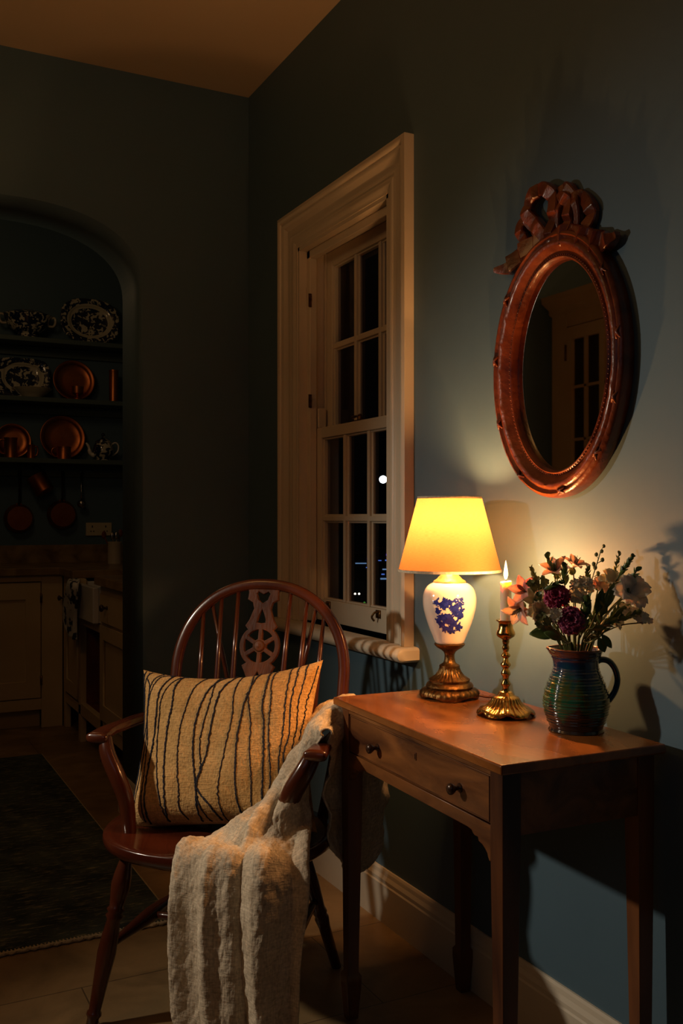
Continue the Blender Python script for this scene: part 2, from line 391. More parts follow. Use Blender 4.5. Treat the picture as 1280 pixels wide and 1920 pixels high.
def cr(pts, n=8, closed=False):
    """Catmull-Rom through points (tuples or vectors)"""
    P = [Vector(p) for p in pts]; out = []; m = len(P)
    rng = range(m) if closed else range(m-1)
    for i in rng:
        if closed: p0, p1, p2, p3 = P[i-1], P[i], P[(i+1) % m], P[(i+2) % m]
        else: p0, p1, p2, p3 = P[max(i-1, 0)], P[i], P[i+1], P[min(i+2, m-1)]
        for k in range(n):
            t = k/n
            out.append(.5*((2*p1)+(p2-p0)*t+(2*p0-5*p1+4*p2-p3)*t*t+(3*p1-p0-3*p2+p3)*t*t*t))
    if not closed: out.append(P[-1])
    return out
def tag(o, label, cat, group=None):
    o['label'] = label; o['category'] = cat
    if group: o['group'] = group
    return o
def thing(name, label, cat, loc=(0, 0, 0), rz=0, group=None):
    o = bpy.data.objects.new(name, None); C.objects.link(o); o.location = loc; o.rotation_euler = (0, 0, rz); o.empty_display_size = .05
    return tag(o, label, cat, group)
def struct(o): o['kind'] = 'structure'; return o
XYZ = lambda ax, ay, az, o=(0, 0, 0): Matrix(((ax[0], ay[0], az[0], o[0]), (ax[1], ay[1], az[1], o[1]), (ax[2], ay[2], az[2], o[2]), (0, 0, 0, 1)))
# ================================================================== THE SETTING
struct(MB().box((-3.2, -2.5, -.05), (1.9, 6.3, 0)).build('floor', 'floor'))
struct(MB().box((-3.2, -2.5, CEIL), (1.75, WY+.02, CEIL+.1)).build('ceiling', 'ceiling'))
# window opening in the right wall
OY0, OY1, OZ0, OZ1 = 2.355, 2.975, .80, 2.065
o = plate('wall_right', [[(-2.5, 0), (WY+.3, 0), (WY+.3, CEIL), (-2.5, CEIL)], [(OY0, OZ0), (OY0, OZ1), (OY1, OZ1), (OY1, OZ0)]], .14, 'wall',
          mtx=XYZ((0, 1, 0), (0, 0, 1), (1, 0, 0), (WX+.07, 0, 0))); struct(o)
# arch wall
AX0, AX1, SPR, RISE = .02, .945, 1.99, .265
arc = [(AX0+(AX1-AX0)*.5*(1-math.copysign(abs(math.cos(t))**.86, math.cos(t))), SPR+RISE*abs(math.sin(t))**.86) for t in [PI*i/48 for i in range(49)]]
ol = [(-1.6, 0), (AX0, 0)]+arc+[(AX1, 0), (WX, 0), (WX, 3.1), (-1.6, 3.1)]
struct(plate('wall_back', [ol], .295, 'wall', mtx=XYZ((1, 0, 0), (0, 0, 1), (0, -1, 0), (0, WY+.1475, 0))))
# baseboards with a moulded top
def bb_prof(h=.148, t=.018):
    return [(0, 0), (t, 0), (t, h-.04), (t-.003, h-.036), (t-.003, h-.026), (t-.008, h-.016), (t-.010, h-.006), (t-.013, h), (0, h)]
def baseboard(name, a, b, n):
    """a -> b along the wall foot, n = direction into the room"""
    a, b, n = Vector(a), Vector(b), Vector(n); m = MB()
    rows = [[p+n*q[0]+Vector((0, 0, q[1])) for q in bb_prof()] for p in (a, b)]
    o_ = len(m.v); m.grid(rows, closed_v=True); k = len(rows[0]); m.f.append(tuple(range(k))); m.f.append(tuple(range(2*k-1, k-1, -1)))
    return struct(m.build(name, 'cream'))
baseboard('baseboard_right', (WX, -2.5, 0), (WX, WY, 0), (-1, 0, 0))
baseboard('baseboard_back', (AX1, WY, 0), (WX-.019, WY, 0), (0, -1, 0))
baseboard('baseboard_arch', (AX1, WY-.018, 0), (AX1, WY+.295, 0), (-1, 0, 0))

# ------------------------------------------------------------------ sash window
def casing():
    m = MB()
    W_ = .125
    prof = [(0, 0), (0, .030), (.012, .034), (.020, .030), (.024, .024), (.030, .026), (.040, .022), (.052, .013), (.070, .011), (.080, .016), (.088, .012), (.094, .016), (.104, .016), (.112, .010), (W_, .010), (W_, 0)]
    y0, y1, z0, z1 = OY0-W_, OY1+W_, OZ0, OZ1+W_
    path = [(y1, z0), (y1, z1), (y0, z1), (y0, z0)]
    dirs = [(-1, 0), (-1, -1), (1, -1), (1, 0)]
    rows = [[Vector((WX-q[1], p[0]+d[0]*q[0], p[1]+d[1]*q[0])) for q in prof] for p, d in zip(path, dirs)]
    m.grid(rows, closed_v=True); k = len(prof); m.f.append(tuple(range(k))); m.f.append(tuple(range(4*k-1, 3*k-1, -1)))
    return m
wf = struct(casing().build('window_1', 'cream', bevel=.0012))
# lining and stops
XL, XU = 1.405, 1.445          # room faces of lower and upper sash
m = MB()
m.box((WX-.008, OY0-.001, OZ0), (WX+.141, OY0+.012, OZ1)); m.box((WX-.008, OY1-.012, OZ0), (WX+.141, OY1+.001, OZ1)); m.box((WX-.008, OY0, OZ1-.012), (WX+.141, OY1, OZ1+.001))
m.build('window_lining', 'cream', wf)
SY0, SY1 = OY0+.012, OY1-.012
m = MB()
for y0, y1 in ((SY0, SY0+.026), (SY1-.026, SY1)):
    m.box((WX+.020, y0, OZ0), (XL-.002, y1, OZ1-.012))
m.box((WX+.020, SY0, OZ1-.040), (XL-.002, SY1, OZ1-.012)); m.build('stop_bead', 'cream', wf, bevel=.003)
m = MB()
for y0, y1 in ((SY0, SY0+.016), (SY1-.016, SY1)): m.box((XL+.036, y0, OZ0), (XU-.001, y1, OZ1-.012))
m.build('parting_bead', 'cream', wf)
LY0, LY1 = SY0+.014, SY1-.014
def sash(name, x, z0, z1, top, bot, horn=False):
    m = MB(); st = .042; d = .034
    m.box((x, LY0, z0), (x+d, LY0+st, z1)); m.box((x, LY1-st, z0), (x+d, LY1, z1))
    m.box((x, LY0+st, z0), (x+d, LY1-st, z0+bot)); m.box((x, LY0+st, z1-top), (x+d, LY1-st, z1))
    gy0, gy1, gz0, gz1 = LY0+st, LY1-st, z0+bot, z1-top
    w = .016
    def bar(a0, a1, b0, b1, vert):
        if vert: m.box((x+.003, a0-w/2, b0), (x+d-.006, a0+w/2, b1)); m.box((x+.012, a0-w*.9, b0), (x+.02, a0+w*.9, b1))
        else: m.box((x+.004, b0, a0-w/2), (x+d-.006, b1, a0+w/2)); m.box((x+.013, b0, a0-w*.9), (x+.019, b1, a0+w*.9))
    for k in (1, 2): bar(gy0+(gy1-gy0)*k/3, 0, gz0, gz1, True)
    bar((gz0+gz1)/2, 0, gy0, gy1, False)
    # ovolo bead round every light
    for (a, b, c, e) in ((gy0, gy0+.006, gz0, gz1), (gy1-.006, gy1, gz0, gz1), (gy0, gy1, gz0, gz0+.006), (gy0, gy1, gz1-.006, gz1)):
        m.box((x+.008, a, c), (x+.024, b, e))
    s = m.build(name, 'cream', wf, bevel=.0022)
    for k in range(3):
        for j in range(2):
            a, b = gy0+(gy1-gy0)*k/3, gy0+(gy1-gy0)*(k+1)/3; c, e = gz0+(gz1-gz0)*j/2, gz0+(gz1-gz0)*(j+1)/2
            g = MB().add([(x+.020, a, c), (x+.020, b, c), (x+.020, b, e), (x+.020, a, e)], [(0, 1, 2, 3)]); g.build('glass_pane', 'glass', s)
    return s
low = sash('lower_sash', XL, OZ0+.004, 1.452, .036, .072)
upp = sash('upper_sash', XU, 1.418, OZ1-.014, .050, .036)
for y in (LY0+.13, LY1-.10):   # sash lifts
    h = MB().box((XL-.004, y-.013, OZ0+.048), (XL+.001, y+.013, OZ0+.072))
    h.tube(cr([(XL-.002, y-.008, OZ0+.068), (XL-.016, y-.004, OZ0+.066), (XL-.022, y+.004, OZ0+.052), (XL-.012, y+.008, OZ0+.040)], 5), .0032, 8); h.build('sash_lift', 'antique_brass', low, smooth=True)
ym = (LY0+LY1)/2
m = MB().box((XL+.004, ym-.03, 1.452), (XL+.030, ym+.03, 1.456)); m.lathe([(.009, 0), (.009, .008), (.006, .012), (.007, .016), (.003, .020)], (XL+.018, ym, 1.456), 14)
m.tube([(XL+.018, ym, 1.466), (XL+.016, ym+.02, 1.470), (XL+.014, ym+.042, 1.468)], [.004, .0035, .006], 8); m.build('sash_lock', 'antique_brass', low, smooth=True, auto=40)
for z in (1.86, 1.52):
    m = MB().box((XL-.0335, SY1-.0285, z), (XL-.0225, SY1-.0255, z+.045)); m.tube([(XL-.028, SY1-.029, z+.004), (XL-.028, SY1-.036, z+.022), (XL-.028, SY1-.029, z+.04)], .003, 6); m.build('shutter_catch', 'antique_brass', wf)
# lower horn block beside the meeting rail
MB().box((XL+.002, SY1-.030, 1.452), (XL+.032, SY1-.012, 1.520)).build('sash_horn', 'cream', low, bevel=.004)
# window board with rounded nose, running past the casing
def nosing():
    prof = [(.20, 0), (-.05, 0), (-.060, .004), (-.068, .013), (-.070, .020), (-.068, .027), (-.060, .036), (-.050, .040), (.20, .040)]
    y0, y1 = OY0-.125-.028, OY1+.125+.028
    m = MB(); rows = []
    for y, ins in ((y0, .012), (y0+.004, .004), (y0+.012, 0), (y1-.012, 0), (y1-.004, .004), (y1, .012)):
        rows.append([Vector((WX+(q[0]+ins if q[0] < 0 else (q[0] if False else -.0)), y, OZ0-.040+min(max(q[1], ins*.6), .04-ins*.6))) for q in prof])
    m.grid(rows, closed_v=True); k = len(prof); m.f.append(tuple(range(k))); m.f.append(tuple(range(6*k-1, 5*k-1, -1)))
    m.box((WX-.001, OY0, OZ0-.04), (XL+.04, OY1, OZ0))
    m.box((XL+.04, OY0, OZ0-.04), (WX+.18, OY1, OZ0-.004))
    return m
nosing().build('window_board', 'cream', wf, smooth=True, auto=35)

# ------------------------------------------------------------------ night outside
mo = MB().ball((0, 0, 0), 1, 24, 16).build('moon', 'moonlight', smooth=True); mo.location = atD(718, 899, 200); mo.scale = (.82, .82, .80)
tag(mo, 'small bright white moon shining in the right pane of the lower sash', 'moon')
hill = MB(); g = []
for i in range(40):
    row = []
    for j in range(12):
        x = 30+i*4.0; y = -10+j*22
        row.append((x, y, -14+6*noise.noise(Vector((x*.02, y*.02, 3)))+max(0, (x-80))*.05))
    g.append(row)
hill.grid(g); struct(hill.build('ground_outside', 'stone_dark', smooth=True))
def far_building(px0, px1, py0, py1, D, lights, lab):
    a, b = atD(px0, py0, D), atD(px1, py1, D)
    t = thing('distant_building', lab, 'building', (a.x, a.y, b.z), -YAW)
    w = (px1-px0)/FOC*D; h = a.z-b.z
    MB().box((0, .3, 0), (w, 8, h)).build('facade', 'night_wall', t)
    for (lx, ly, lw, lh, mt) in lights:
        x = (lx-px0)/FOC*D; z = (py1-ly)/FOC*D
        MB().box((x, .2, z), (x+lw/FOC*D, .29, z+lh/FOC*D)).build('lit_window', mt, t)
far_building(664, 698, 1040, 1070, 90, [(666, 1057.5, 21, 2, 'pale_blue_light'), (686, 1065, 3, 1.5, 'blue_light'), (688, 1049, 2, 1.5, 'violet_light')], 'distant dark building with pale blue strip lights in the middle pane')
far_building(706, 742, 1030, 1095, 95, [(709, 1052, 6, 1.5, 'blue_light'), (722, 1052, 6, 2.5, 'blue_light'), (717, 1069, 10, 2.5, 'pale_blue_light'), (715, 1078, 6, 2, 'blue_light'), (713, 1087, 12, 3, 'pale_blue_light'), (724, 1042, 3, 3, 'violet_light'), (730, 1042, 5, 6, 'violet_light'), (731, 1074, 7, 3, 'violet_light')], 'distant dark building with violet and blue lights in the right pane')
for k, (px, py, r, mt, lab) in enumerate([(665.5, 1113.5, 2.1, 'white_light', 'left one of the paired white lamps outside the middle pane'), (673, 1113.5, 2.1, 'white_light', 'right one of the paired white lamps outside the middle pane'), (632, 967, 2.4, 'white_light', 'single white dot glowing outside the left pane of the lower sash'), (683, 1130, 2, 'green_light', 'dim green light low outside the middle pane')]):
    D = 60; p = atD(px, py, D)
    t = thing('outdoor_light', lab, 'lamp', (p.x, p.y, p.z-5))
    MB().lathe([(.07, 0), (.05, 5)], (0, 0, 0), 8).build('pole', 'night_wall', t)
    MB().ball((0, 0, 5), r/FOC*D, 12, 8).build('lamp_head', mt, t, smooth=True)  # glowing ball drawn for each bright dot

# ================================================================== KITCHEN beyond the arch
KY, KX, KC = 6.0, 1.64, 2.94
struct(MB().box((-1.6, KY, 0), (KX+.1, KY+.1, KC)).build('wall_kitchen_back', 'wall'))
struct(MB().box((KX, WY+.295, 0), (KX+.1, KY, KC)).build('wall_kitchen_right', 'wall'))
struct(MB().box((-1.6, WY+.2951, KC), (KX+.1, KY+.1, KC+.1)).build('ceiling_kitchen', 'ceiling'))
struct(MB().box((WX, WY+.2, 0), (KX+.1, WY+.2949, KC)).build('wall_kitchen_return', 'wall'))
struct(MB().box((-1.6, WY+.2951, 0), (-1.5, KY, KC)).build('wall_kitchen_left', 'wall'))
SHF = KY-.20
shz = [atY(0, 626, SHF).z, atY(0, 740, SHF).z, atY(0, 857, SHF).z]
for z, wh in zip(shz, ('topmost', 'middle', 'lowest')):
    t = thing('wall_shelf', f'{wh} of the dark green painted shelves on the kitchen wall', 'shelf', (0, KY, z-.028), group='kitchen shelves')
    MB().box((-.6, -.20, 0), (KX, 0, .028)).build('board', 'shelf_paint', t, bevel=.003)
    MB().box((-.6, -.022, -.055), (KX, 0, -.001)).build('support_rail', 'shelf_paint', t, bevel=.002)
RZ = atY(100, 888, KY).z
hr = thing('hook_rail', 'dark painted hook rail under the lowest kitchen shelf', 'rail', (0, KY, RZ-.02))
MB().box((-.6, -.02, 0), (KX, 0, .04)).build('rail_board', 'shelf_paint', hr, bevel=.002)
for px in (37, 75, 117, 152):
    x = atY(px, 888, KY-.03).x
    MB().tube(cr([(x, -.02, .02), (x, -.05, .015), (x, -.06, .025), (x, -.055, .035)], 4), .004, 6).build('hook', 'dark_iron', hr, smooth=True)

def oval_dish(mb, a, b, pw=2.0, lip=.02, t=.006, inner=.68):
    """standing dish, front towards -y, centred at origin, a/b half sizes"""
    rows = []
    seg = 56
    def ring(s, y): return [Vector((a*s*math.copysign(abs(math.cos(u))**(2/pw), math.cos(u)), y, b*s*math.copysign(abs(math.sin(u))**(2/pw), math.sin(u)))) for u in [2*PI*i/seg for i in range(seg)]]
    for s, y in ((.02, 0), (inner*.6, 0), (inner*.93, 0), (inner, -lip*.4), (inner*1.04, -lip*.7), (.97, -lip), (1, -lip), (1, -lip+t), (inner*1.05, t), (.02, t+.001)): rows.append(ring(s, y))
    mb.grid(rows, closed_v=True); return mb
def stand(o, shelf_z, px, cpy, Y, b, lean=R(9)):
    p = atY(px, cpy, Y); o.location = (p.x, Y, shelf_z+b*math.cos(lean)+.004); o.rotation_euler = (-lean, 0, 0); return o
SCL = 5.6/FOC
o = oval_dish(MB(), 57*SCL, 45*SCL, 2.6).build('meat_platter', 'transferware', smooth=True); stand(o, shz[0], 168, 588, KY-.07, 45*SCL)
tag(o, 'large oval blue and white transferware platter standing on the top shelf', 'platter')
o = oval_dish(MB(), 50*SCL, 38*SCL, 4).build('meat_platter', 'transferware', smooth=True); stand(o, shz[1], 42, 702, KY-.07, 38*SCL)
tag(o, 'rectangular blue and white platter with rounded corners behind the cream bowl', 'platter')
# tureen
p = atY(52, 600, KY-.12); t = thing('tureen', 'footed blue and white tureen with side handles on the top shelf', 'tureen', (p.x, KY-.115, shz[0]))
k = SCL
MB().lathe([(.001, 0), (22*k, 0), (21*k, 5*k), (17*k, 9*k), (28*k, 16*k), (39*k, 28*k), (43*k, 42*k), (45*k, 45*k), (42*k, 46*k), (30*k, 51*k), (12*k, 55*k), (.002, 56*k)], (0, 0, 0), 40, fn=lambda t_, r, z, i: (r*(1+.02*math.cos(8*t_)), z)).build('bowl', 'transferware_round', t, smooth=True, auto=60).scale = (1, .72, 1)
for s in (-1, 1):
    MB().tube(cr([(s*41*k, 0, 42*k), (s*50*k, 0, 43*k), (s*51*k, 0, 34*k), (s*47*k, 0, 27*k), (s*38*k, 0, 27*k)], 6), .007, 8).build('handle', 'stoneware', t, smooth=True)
# cream bowl
p = atY(62, 730, SHF); o = MB().lathe([(.001, 0), (17*k, 0), (18*k, 2*k), (30*k, 10*k), (40*k, 19*k), (41*k, 20*k), (39*k, 20.5*k), (28*k, 12*k), (16*k, 5*k), (.001, 4*k)], (0, 0, 0), 40).build('serving_bowl', 'stoneware', smooth=True, auto=50)
o.location = (atY(62, 730, KY-.14).x, KY-.10, shz[1]); o.scale = (.92, .75, .95); tag(o, 'shallow cream bowl in front of the rectangular platter', 'bowl')
def copper_plate(px, py, rpx, Y, sz, lab):
    o = oval_dish(MB(), rpx*SCL, rpx*SCL, 2, lip=.016, inner=.82).build('copper_plate', 'copper', smooth=True); stand(o, sz, px, py, Y, rpx*SCL, R(8))
    tag(o, lab, 'plate', 'round copper plates on the kitchen shelves'); return o
copper_plate(138, 706, 40, KY-.05, shz[1], 'dull red round copper plate leaning on the middle shelf')
copper_plate(24, 822, 33, KY-.05, shz[2], 'leftmost round copper plate leaning on the lowest shelf')
copper_plate(117, 813, 43, KY-.05, shz[2], 'largest round copper plate behind the copper measure on the lowest shelf')
def can(px, rpx, hpx, Y, sz, lab, name='copper_mug', handle=0, prof=None, cat='mug'):
    k = SCL; x = atY(px, 850, Y).x
    t = thing(name, lab, cat, (x, Y, sz))
    r, h = rpx*k, hpx*k
    pr = prof or [(.001, 0), (r*1.04, 0), (r*1.04, h*.04), (r, h*.07), (r, h*.93), (r*1.05, h*.96), (r*1.05, h), (r*.95, h), (r*.93, h*.1), (.001, h*.08)]
    MB().lathe([(a, b) for a, b in pr], (0, 0, 0), 32).build('cup', 'copper', t, smooth=True, auto=40)
    if handle:
        s = handle; MB().tube(cr([(s*r*.95, 0, h*.85), (s*r*1.5, 0, h*.88), (s*r*1.8, 0, h*.6), (s*r*1.5, 0, h*.25), (s*r*.95, 0, h*.2)], 6), .005, 8).build('handle', 'copper', t, smooth=True)
    return t
k = SCL
can(145, 11, 27, KY-.14, shz[1], 'small footed copper cup in front of the red copper plate', 'copper_goblet', 0, [(.001, 0), (10*k, 0), (9*k, 3*k), (4*k, 6*k), (5*k, 9*k), (11*k, 13*k), (12*k, 26*k), (11*k, 26*k), (9*k, 14*k), (.001, 12*k)], 'goblet')
can(213, 9, 64, KY-.11, shz[1], 'tall slim copper cylinder at the right end of the middle shelf', 'copper_canister', 0, None, 'canister')
can(20, 12, 38, KY-.14, shz[2], 'tall copper mug in front of the leftmost copper plate', 'copper_mug', -1)
can(58, 7, 26, KY-.14, shz[2], 'small narrow copper mug between the two leaning copper plates', 'copper_mug', 1)
can(120, 13, 24, KY-.14, shz[2], 'copper measure standing in front of the largest copper plate', 'copper_measure', -1, None, 'measure')
# teapot
t = thing('teapot', 'blue and white china teapot with knobbed lid on the lowest shelf', 'teapot', (atY(193, 840, KY-.11).x, KY-.115, shz[2]))
MB().lathe([(.001, 0), (14*k, 0), (13*k, 3*k), (15*k, 6*k), (20*k, 14*k), (20*k, 22*k), (17*k, 32*k), (15*k, 35*k), (.002, 36*k)], (0, 0, 0), 32).build('pot', 'transferware_round', t, smooth=True, auto=60)
MB().lathe([(16*k, 35*k), (15*k, 38*k), (8*k, 42*k), (3*k, 44*k), (2.5*k, 47*k), (4*k, 50*k), (3*k, 53*k), (.001, 55*k)], (0, 0, 0), 24).build('lid', 'transferware_round', t, smooth=True)
MB().tube(cr([(-17*k, 0, 10*k), (-25*k, 0, 14*k), (-28*k, 0, 26*k), (-33*k, 0, 34*k)], 6), [.016]*4+[.012]*6+[.008]*6+[.006]*3, 10).build('spout', 'porcelain', t, smooth=True)
MB().tube(cr([(15*k, 0, 31*k), (24*k, 0, 36*k), (30*k, 0, 30*k), (28*k, 0, 18*k), (18*k, 0, 10*k)], 6), .005, 8).build('handle', 'porcelain', t, smooth=True)
# hanging pans
def pan(px, cy, rpx, top, lab):
    Y = KY-.06; c = atY(px, cy, Y); t = thing('copper_pan', lab, 'pan', (c.x, Y, c.z), group='copper frying pans hanging from the hook rail')
    r = rpx*SCL
    rows = []
    b = MB(); b.lathe([(.001, -.004), (r*.84, -.004), (r, .036), (r*1.03, .040), (r*.98, .038), (r*.82, .002), (.001, .001)], (0, 0, 0), 40, axis=(0, 1, 0)); b.build('pan_bowl', 'copper', t, smooth=True, auto=40)
    ztop = atY(px, top, Y).z-c.z
    MB().tube(cr([(0, .034, r*.95), (0, .020, r*1.15), (0, .014, r*1.8), (0, .012, ztop-.02), (0, .006, ztop)], 6), [.008]*6+[.0065]*12+[.010]*7, 8).build('handle', 'dark_iron', t, smooth=True)
    m = MB(); [m.ball((sx*.012, .028, r*1.02), .005, 8, 6) for sx in (-1, 1)]; m.build('rivets', 'copper', t, smooth=True)
pan(37, 972, 27, 884, 'leftmost copper frying pan hanging below the kitchen shelves')
pan(118, 965, 27.5, 884, 'copper frying pan hanging between the tilted copper pot and the ladle')
# tilted saucepan
c = atY(76, 908, KY-.08); t = thing('copper_saucepan', 'small copper saucepan hanging tilted between the two copper frying pans', 'saucepan', c)
ax = Vector((.45, -.25, -.86)).normalized(); r = 18*SCL; h = 36*SCL
MB().lathe([(r*.92, -h*.5), (r*1.08, -h*.5), (r, -h*.44), (r, h*.45), (r*.9, h*.5), (.001, h*.5), (.001, h*.46), (r*.93, h*.42)], (0, 0, 0), 32, axis=ax, cap=False).build('pot', 'copper', t, smooth=True, auto=40)
e = -ax*h*.35; MB().tube(cr([e+Vector((.04, .03, 0)), e+Vector((.05, .03, .04)), e+Vector((.01, .04, .075)), e+Vector((-.02, .045, .06))], 6), .006, 8).build('handle', 'dark_iron', t, smooth=True)
# ladle
c = atY(153, 945, KY-.05); t = thing('ladle', 'long handled steel ladle hanging at the right of the hook rail', 'ladle', c)
MB().tube([(0, 0, .02), (0, .008, .08), (0, .012, (945-884)*SCL)], [.006, .004, .006], 8).build('handle', 'steel', t, smooth=True)
MB().lathe([(.001, -.024), (.016, -.020), (.026, -.006), (.028, .004), (.024, .002), (.001, -.014)], (0, 0, 0), 24, axis=(0, .8, .5)).build('ladle_bowl', 'steel', t, smooth=True)
# socket
c0, c1 = atY(161, 980, KY-.006), atY(209, 1004, KY-.006)
t = thing('power_socket', 'cream double wall socket above the kitchen worktop', 'socket', (c0.x, KY, c1.z))
w, h = c1.x-c0.x, c0.z-c1.z
MB().box((0, -.012, 0), (w, 0, h)).build('socket_plate', 'plastic', t, bevel=.002)
for cx in (w*.24, w*.76):
    m = MB(); m.box((cx-.003, -.0135, h*.62), (cx+.003, -.0115, h*.78)); m.box((cx-.012, -.0135, h*.3), (cx-.005, -.0115, h*.38)); m.box((cx+.005, -.0135, h*.3), (cx+.012, -.0115, h*.38))
    m.build('pin_holes', 'dark_iron', t)
# base cabinets, back run. FY = their front plane
FY, FX, TOPZ = 5.42, 1.04, .875
t = thing('base_cabinet', 'cream painted kitchen cupboard against the back wall behind the arch', 'cabinet', (0, FY, 0))
MB().box((-.9, .02, .12), (FX-.005, KY-FY-.01, TOPZ-.04)).build('body', 'cream_cabinet', t)
xs = atY(78, 1200, FY).x
m = MB(); m.box((xs, 0, 0), (FX-.005, .02, TOPZ-.04)); m.box((-.9, 0, TOPZ-.075), (xs, .02, TOPZ-.04)); m.box((-.9, 0, .10), (xs, .02, .16)); m.build('face_frame', 'cream_cabinet', t, bevel=.002)
dz0, dz1 = .166, TOPZ-.081
d = plate('door', [[(-.30, dz0), (xs-.006, dz0), (xs-.006, dz1), (-.30, dz1)], [(-.22, dz0+.09), (xs-.085, dz0+.09), (xs-.085, dz1-.09), (-.22, dz1-.09)][::-1]], .022, 'cream_cabinet', t, XYZ((1, 0, 0), (0, 0, 1), (0, -1, 0), (0, .008, 0)))
MB().box((-.23, .006, dz0+.08), (xs-.075, .016, dz1-.08)).build('panel', 'cream_cabinet', d)
for z in (dz0+.07, dz1-.11): MB().lathe([(.006, 0), (.006, .05)], (xs-.003, -.004, z), 10).build('hinge', 'antique_brass', d, smooth=True)
MB().box((-.9, .06, 0), (xs, .07, .12)).build('plinth', 'cream_cabinet', t)
# sink run along the right wall: front plane X = FX, from Y=FY towards the arch
NY = WY+.31
t = thing('sink_cabinet', 'cream kitchen sink unit on legs with an open dark red shelf space', 'cabinet', (FX, 0, 0))
ya, yb = atX(151, 1300, FX).y, atX(188, 1300, FX).y     # open bay between ya (far) and yb (near)
sky0, sky1 = yb, atX(147, 1130, FX).y
SB = atX(170, 1162, FX).z        # underside of sink
BZ = .20
m = MB()
m.box((0, ya, 0), (.03, ya+.05, TOPZ-.04)); m.box((0, FY-.05, 0), (.03, FY-.001, TOPZ-.04)); m.box((0, ya, BZ-.06), (.03, FY-.05, BZ-.01)); m.box((0, ya+.05, TOPZ-.08), (.03, FY-.05, TOPZ-.04))
m.box((0, yb-.05, 0), (.03, yb, TOPZ-.24)); m.box((0, yb-.05, 0), (.05, yb, BZ)); m.box((0, yb, SB-.045), (.03, ya, SB-.004)); m.box((0, NY, BZ-.06), (.03, ya, BZ)); m.box((0, NY, 0), (.03, NY+.05, TOPZ-.05))
m.build('frame', 'cream_cabinet', t, bevel=.002)
m = MB(); m.box((.03, yb, BZ-.02), (.58, ya, BZ)); m.box((.57, yb, BZ), (.58, ya, SB-.05)); m.box((.03, ya, BZ), (.57, ya+.01, SB-.05)); m.box((.03, yb-.01, BZ), (.57, yb, SB-.05)); m.build('open_bay', 'red_interior', t)
def cupboard_front(y0, y1, knob_px, dr):
    z1 = TOPZ-.05
    MB().box((.002, y0, BZ), (.04, y1, z1)).build('side_body', 'cream_cabinet', t)
    MB().box((-.010, y0+.03, z1-.16), (.004, y1-.03, z1-.03)).build('drawer', 'cream_cabinet', t, bevel=.0015)
    dd = plate('door', [[(y0+.03, BZ+.01), (y1-.03, BZ+.01), (y1-.03, z1-.175), (y0+.03, z1-.175)], [(y0+.09, BZ+.08), (y1-.09, BZ+.08), (y1-.09, z1-.24), (y0+.09, z1-.24)][::-1]], .014, 'cream_cabinet', t, XYZ((0, 1, 0), (0, 0, 1), (1, 0, 0), (-.003, 0, 0)))
    return z1
z1 = cupboard_front(NY, yb-.05+.05, 203, True)
z1 = cupboard_front(ya+.02, FY-.03, 120, False)
kp = atX(205, 1140, FX)
MB().lathe([(.010, 0), (.006, .006), (.006, .014), (.016, .022), (.017, .030), (.010, .036), (.001, .037)], (-.010, kp.y, kp.z), 18, axis=(-1, 0, 0)).build('knob', 'knob_dark', t, smooth=True)
kp = atX(121, 1120, FX)
MB().lathe([(.010, 0), (.006, .006), (.006, .014), (.014, .022), (.015, .030), (.001, .035)], (-.010, min(kp.y, FY-.06), kp.z), 18, axis=(-1, 0, 0)).build('knob', 'knob_dark', t, smooth=True)
# sink and worktops
s = thing('butler_sink', 'white glazed butler sink set in the stone worktop', 'sink', (FX, 0, SB))
sh = TOPZ-.055-SB
m = MB(); m.box((-.035, sky0, 0), (-.005, sky1, sh)); m.box((.40, sky0, 0), (.43, sky1, sh)); m.box((-.005, sky0, 0), (.40, sky0+.03, sh)); m.box((-.005, sky1-.03, 0), (.40, sky1, sh)); m.box((-.005, sky0+.03, 0), (.40, sky1-.03, .03))
m.build('basin', 'white_sink', s, bevel=.006)
w = thing('worktop', 'mottled brown stone worktop with a low upstand behind the arch', 'worktop', (0, 0, TOPZ-.04))
m = MB(); m.box((-.9, FY-.03, 0), (KX-.001, KY, .04)); m.box((.44+FX, NY, 0), (KX, FY-.03, .04)); m.box((FX-.03, sky1, 0), (.44+FX, FY-.03, .04)); m.box((FX-.03, NY, 0), (.44+FX, sky0, .04)); m.build('slab', 'stone_top', w, bevel=.004)
MB().box((-.9, KY-.022, .04), (KX-.02, KY, .04+(1054-1020)*5.7/FOC)).build('upstand', 'stone_top', w, bevel=.002)
# towel over sink edge
def cloth(rows, nu, nv, disp=None, uvs=(1, 1)):
    """control rows (lists of 3-D points) -> smooth grid"""
    A = [cr(r, max(1, nv//(len(r)-1))) for r in rows]
    n = len(A[0]); cols = [cr([a[j] for a in A], max(1, nu//(len(A)-1))) for j in range(n)]
    G = [[cols[j][i] for j in range(n)] for i in range(len(cols[0]))]
    if disp:
        H, W_ = len(G), len(G[0]); out = []
        for i in range(H):
            row = []
            for j in range(W_):
                du = G[min(i+1, H-1)][j]-G[max(i-1, 0)][j]; dv = G[i][min(j+1, W_-1)]-G[i][max(j-1, 0)]
                nn = du.cross(dv); nn = nn.normalized() if nn.length > 1e-12 else Vector((0, 0, 1))
                row.append(G[i][j]+nn*disp(i/(H-1), j/(W_-1), G[i][j]))
            out.append(row)
        G = out
    uv = [(j/(len(G[0])-1)*uvs[0], i/(len(G)-1)*uvs[1]) for i in range(len(G)) for j in range(len(G[0]))]
    return MB().grid(G), uv
tx = FX-.055
def tp(px, py, dx=0): return atX(px, py, tx+dx)
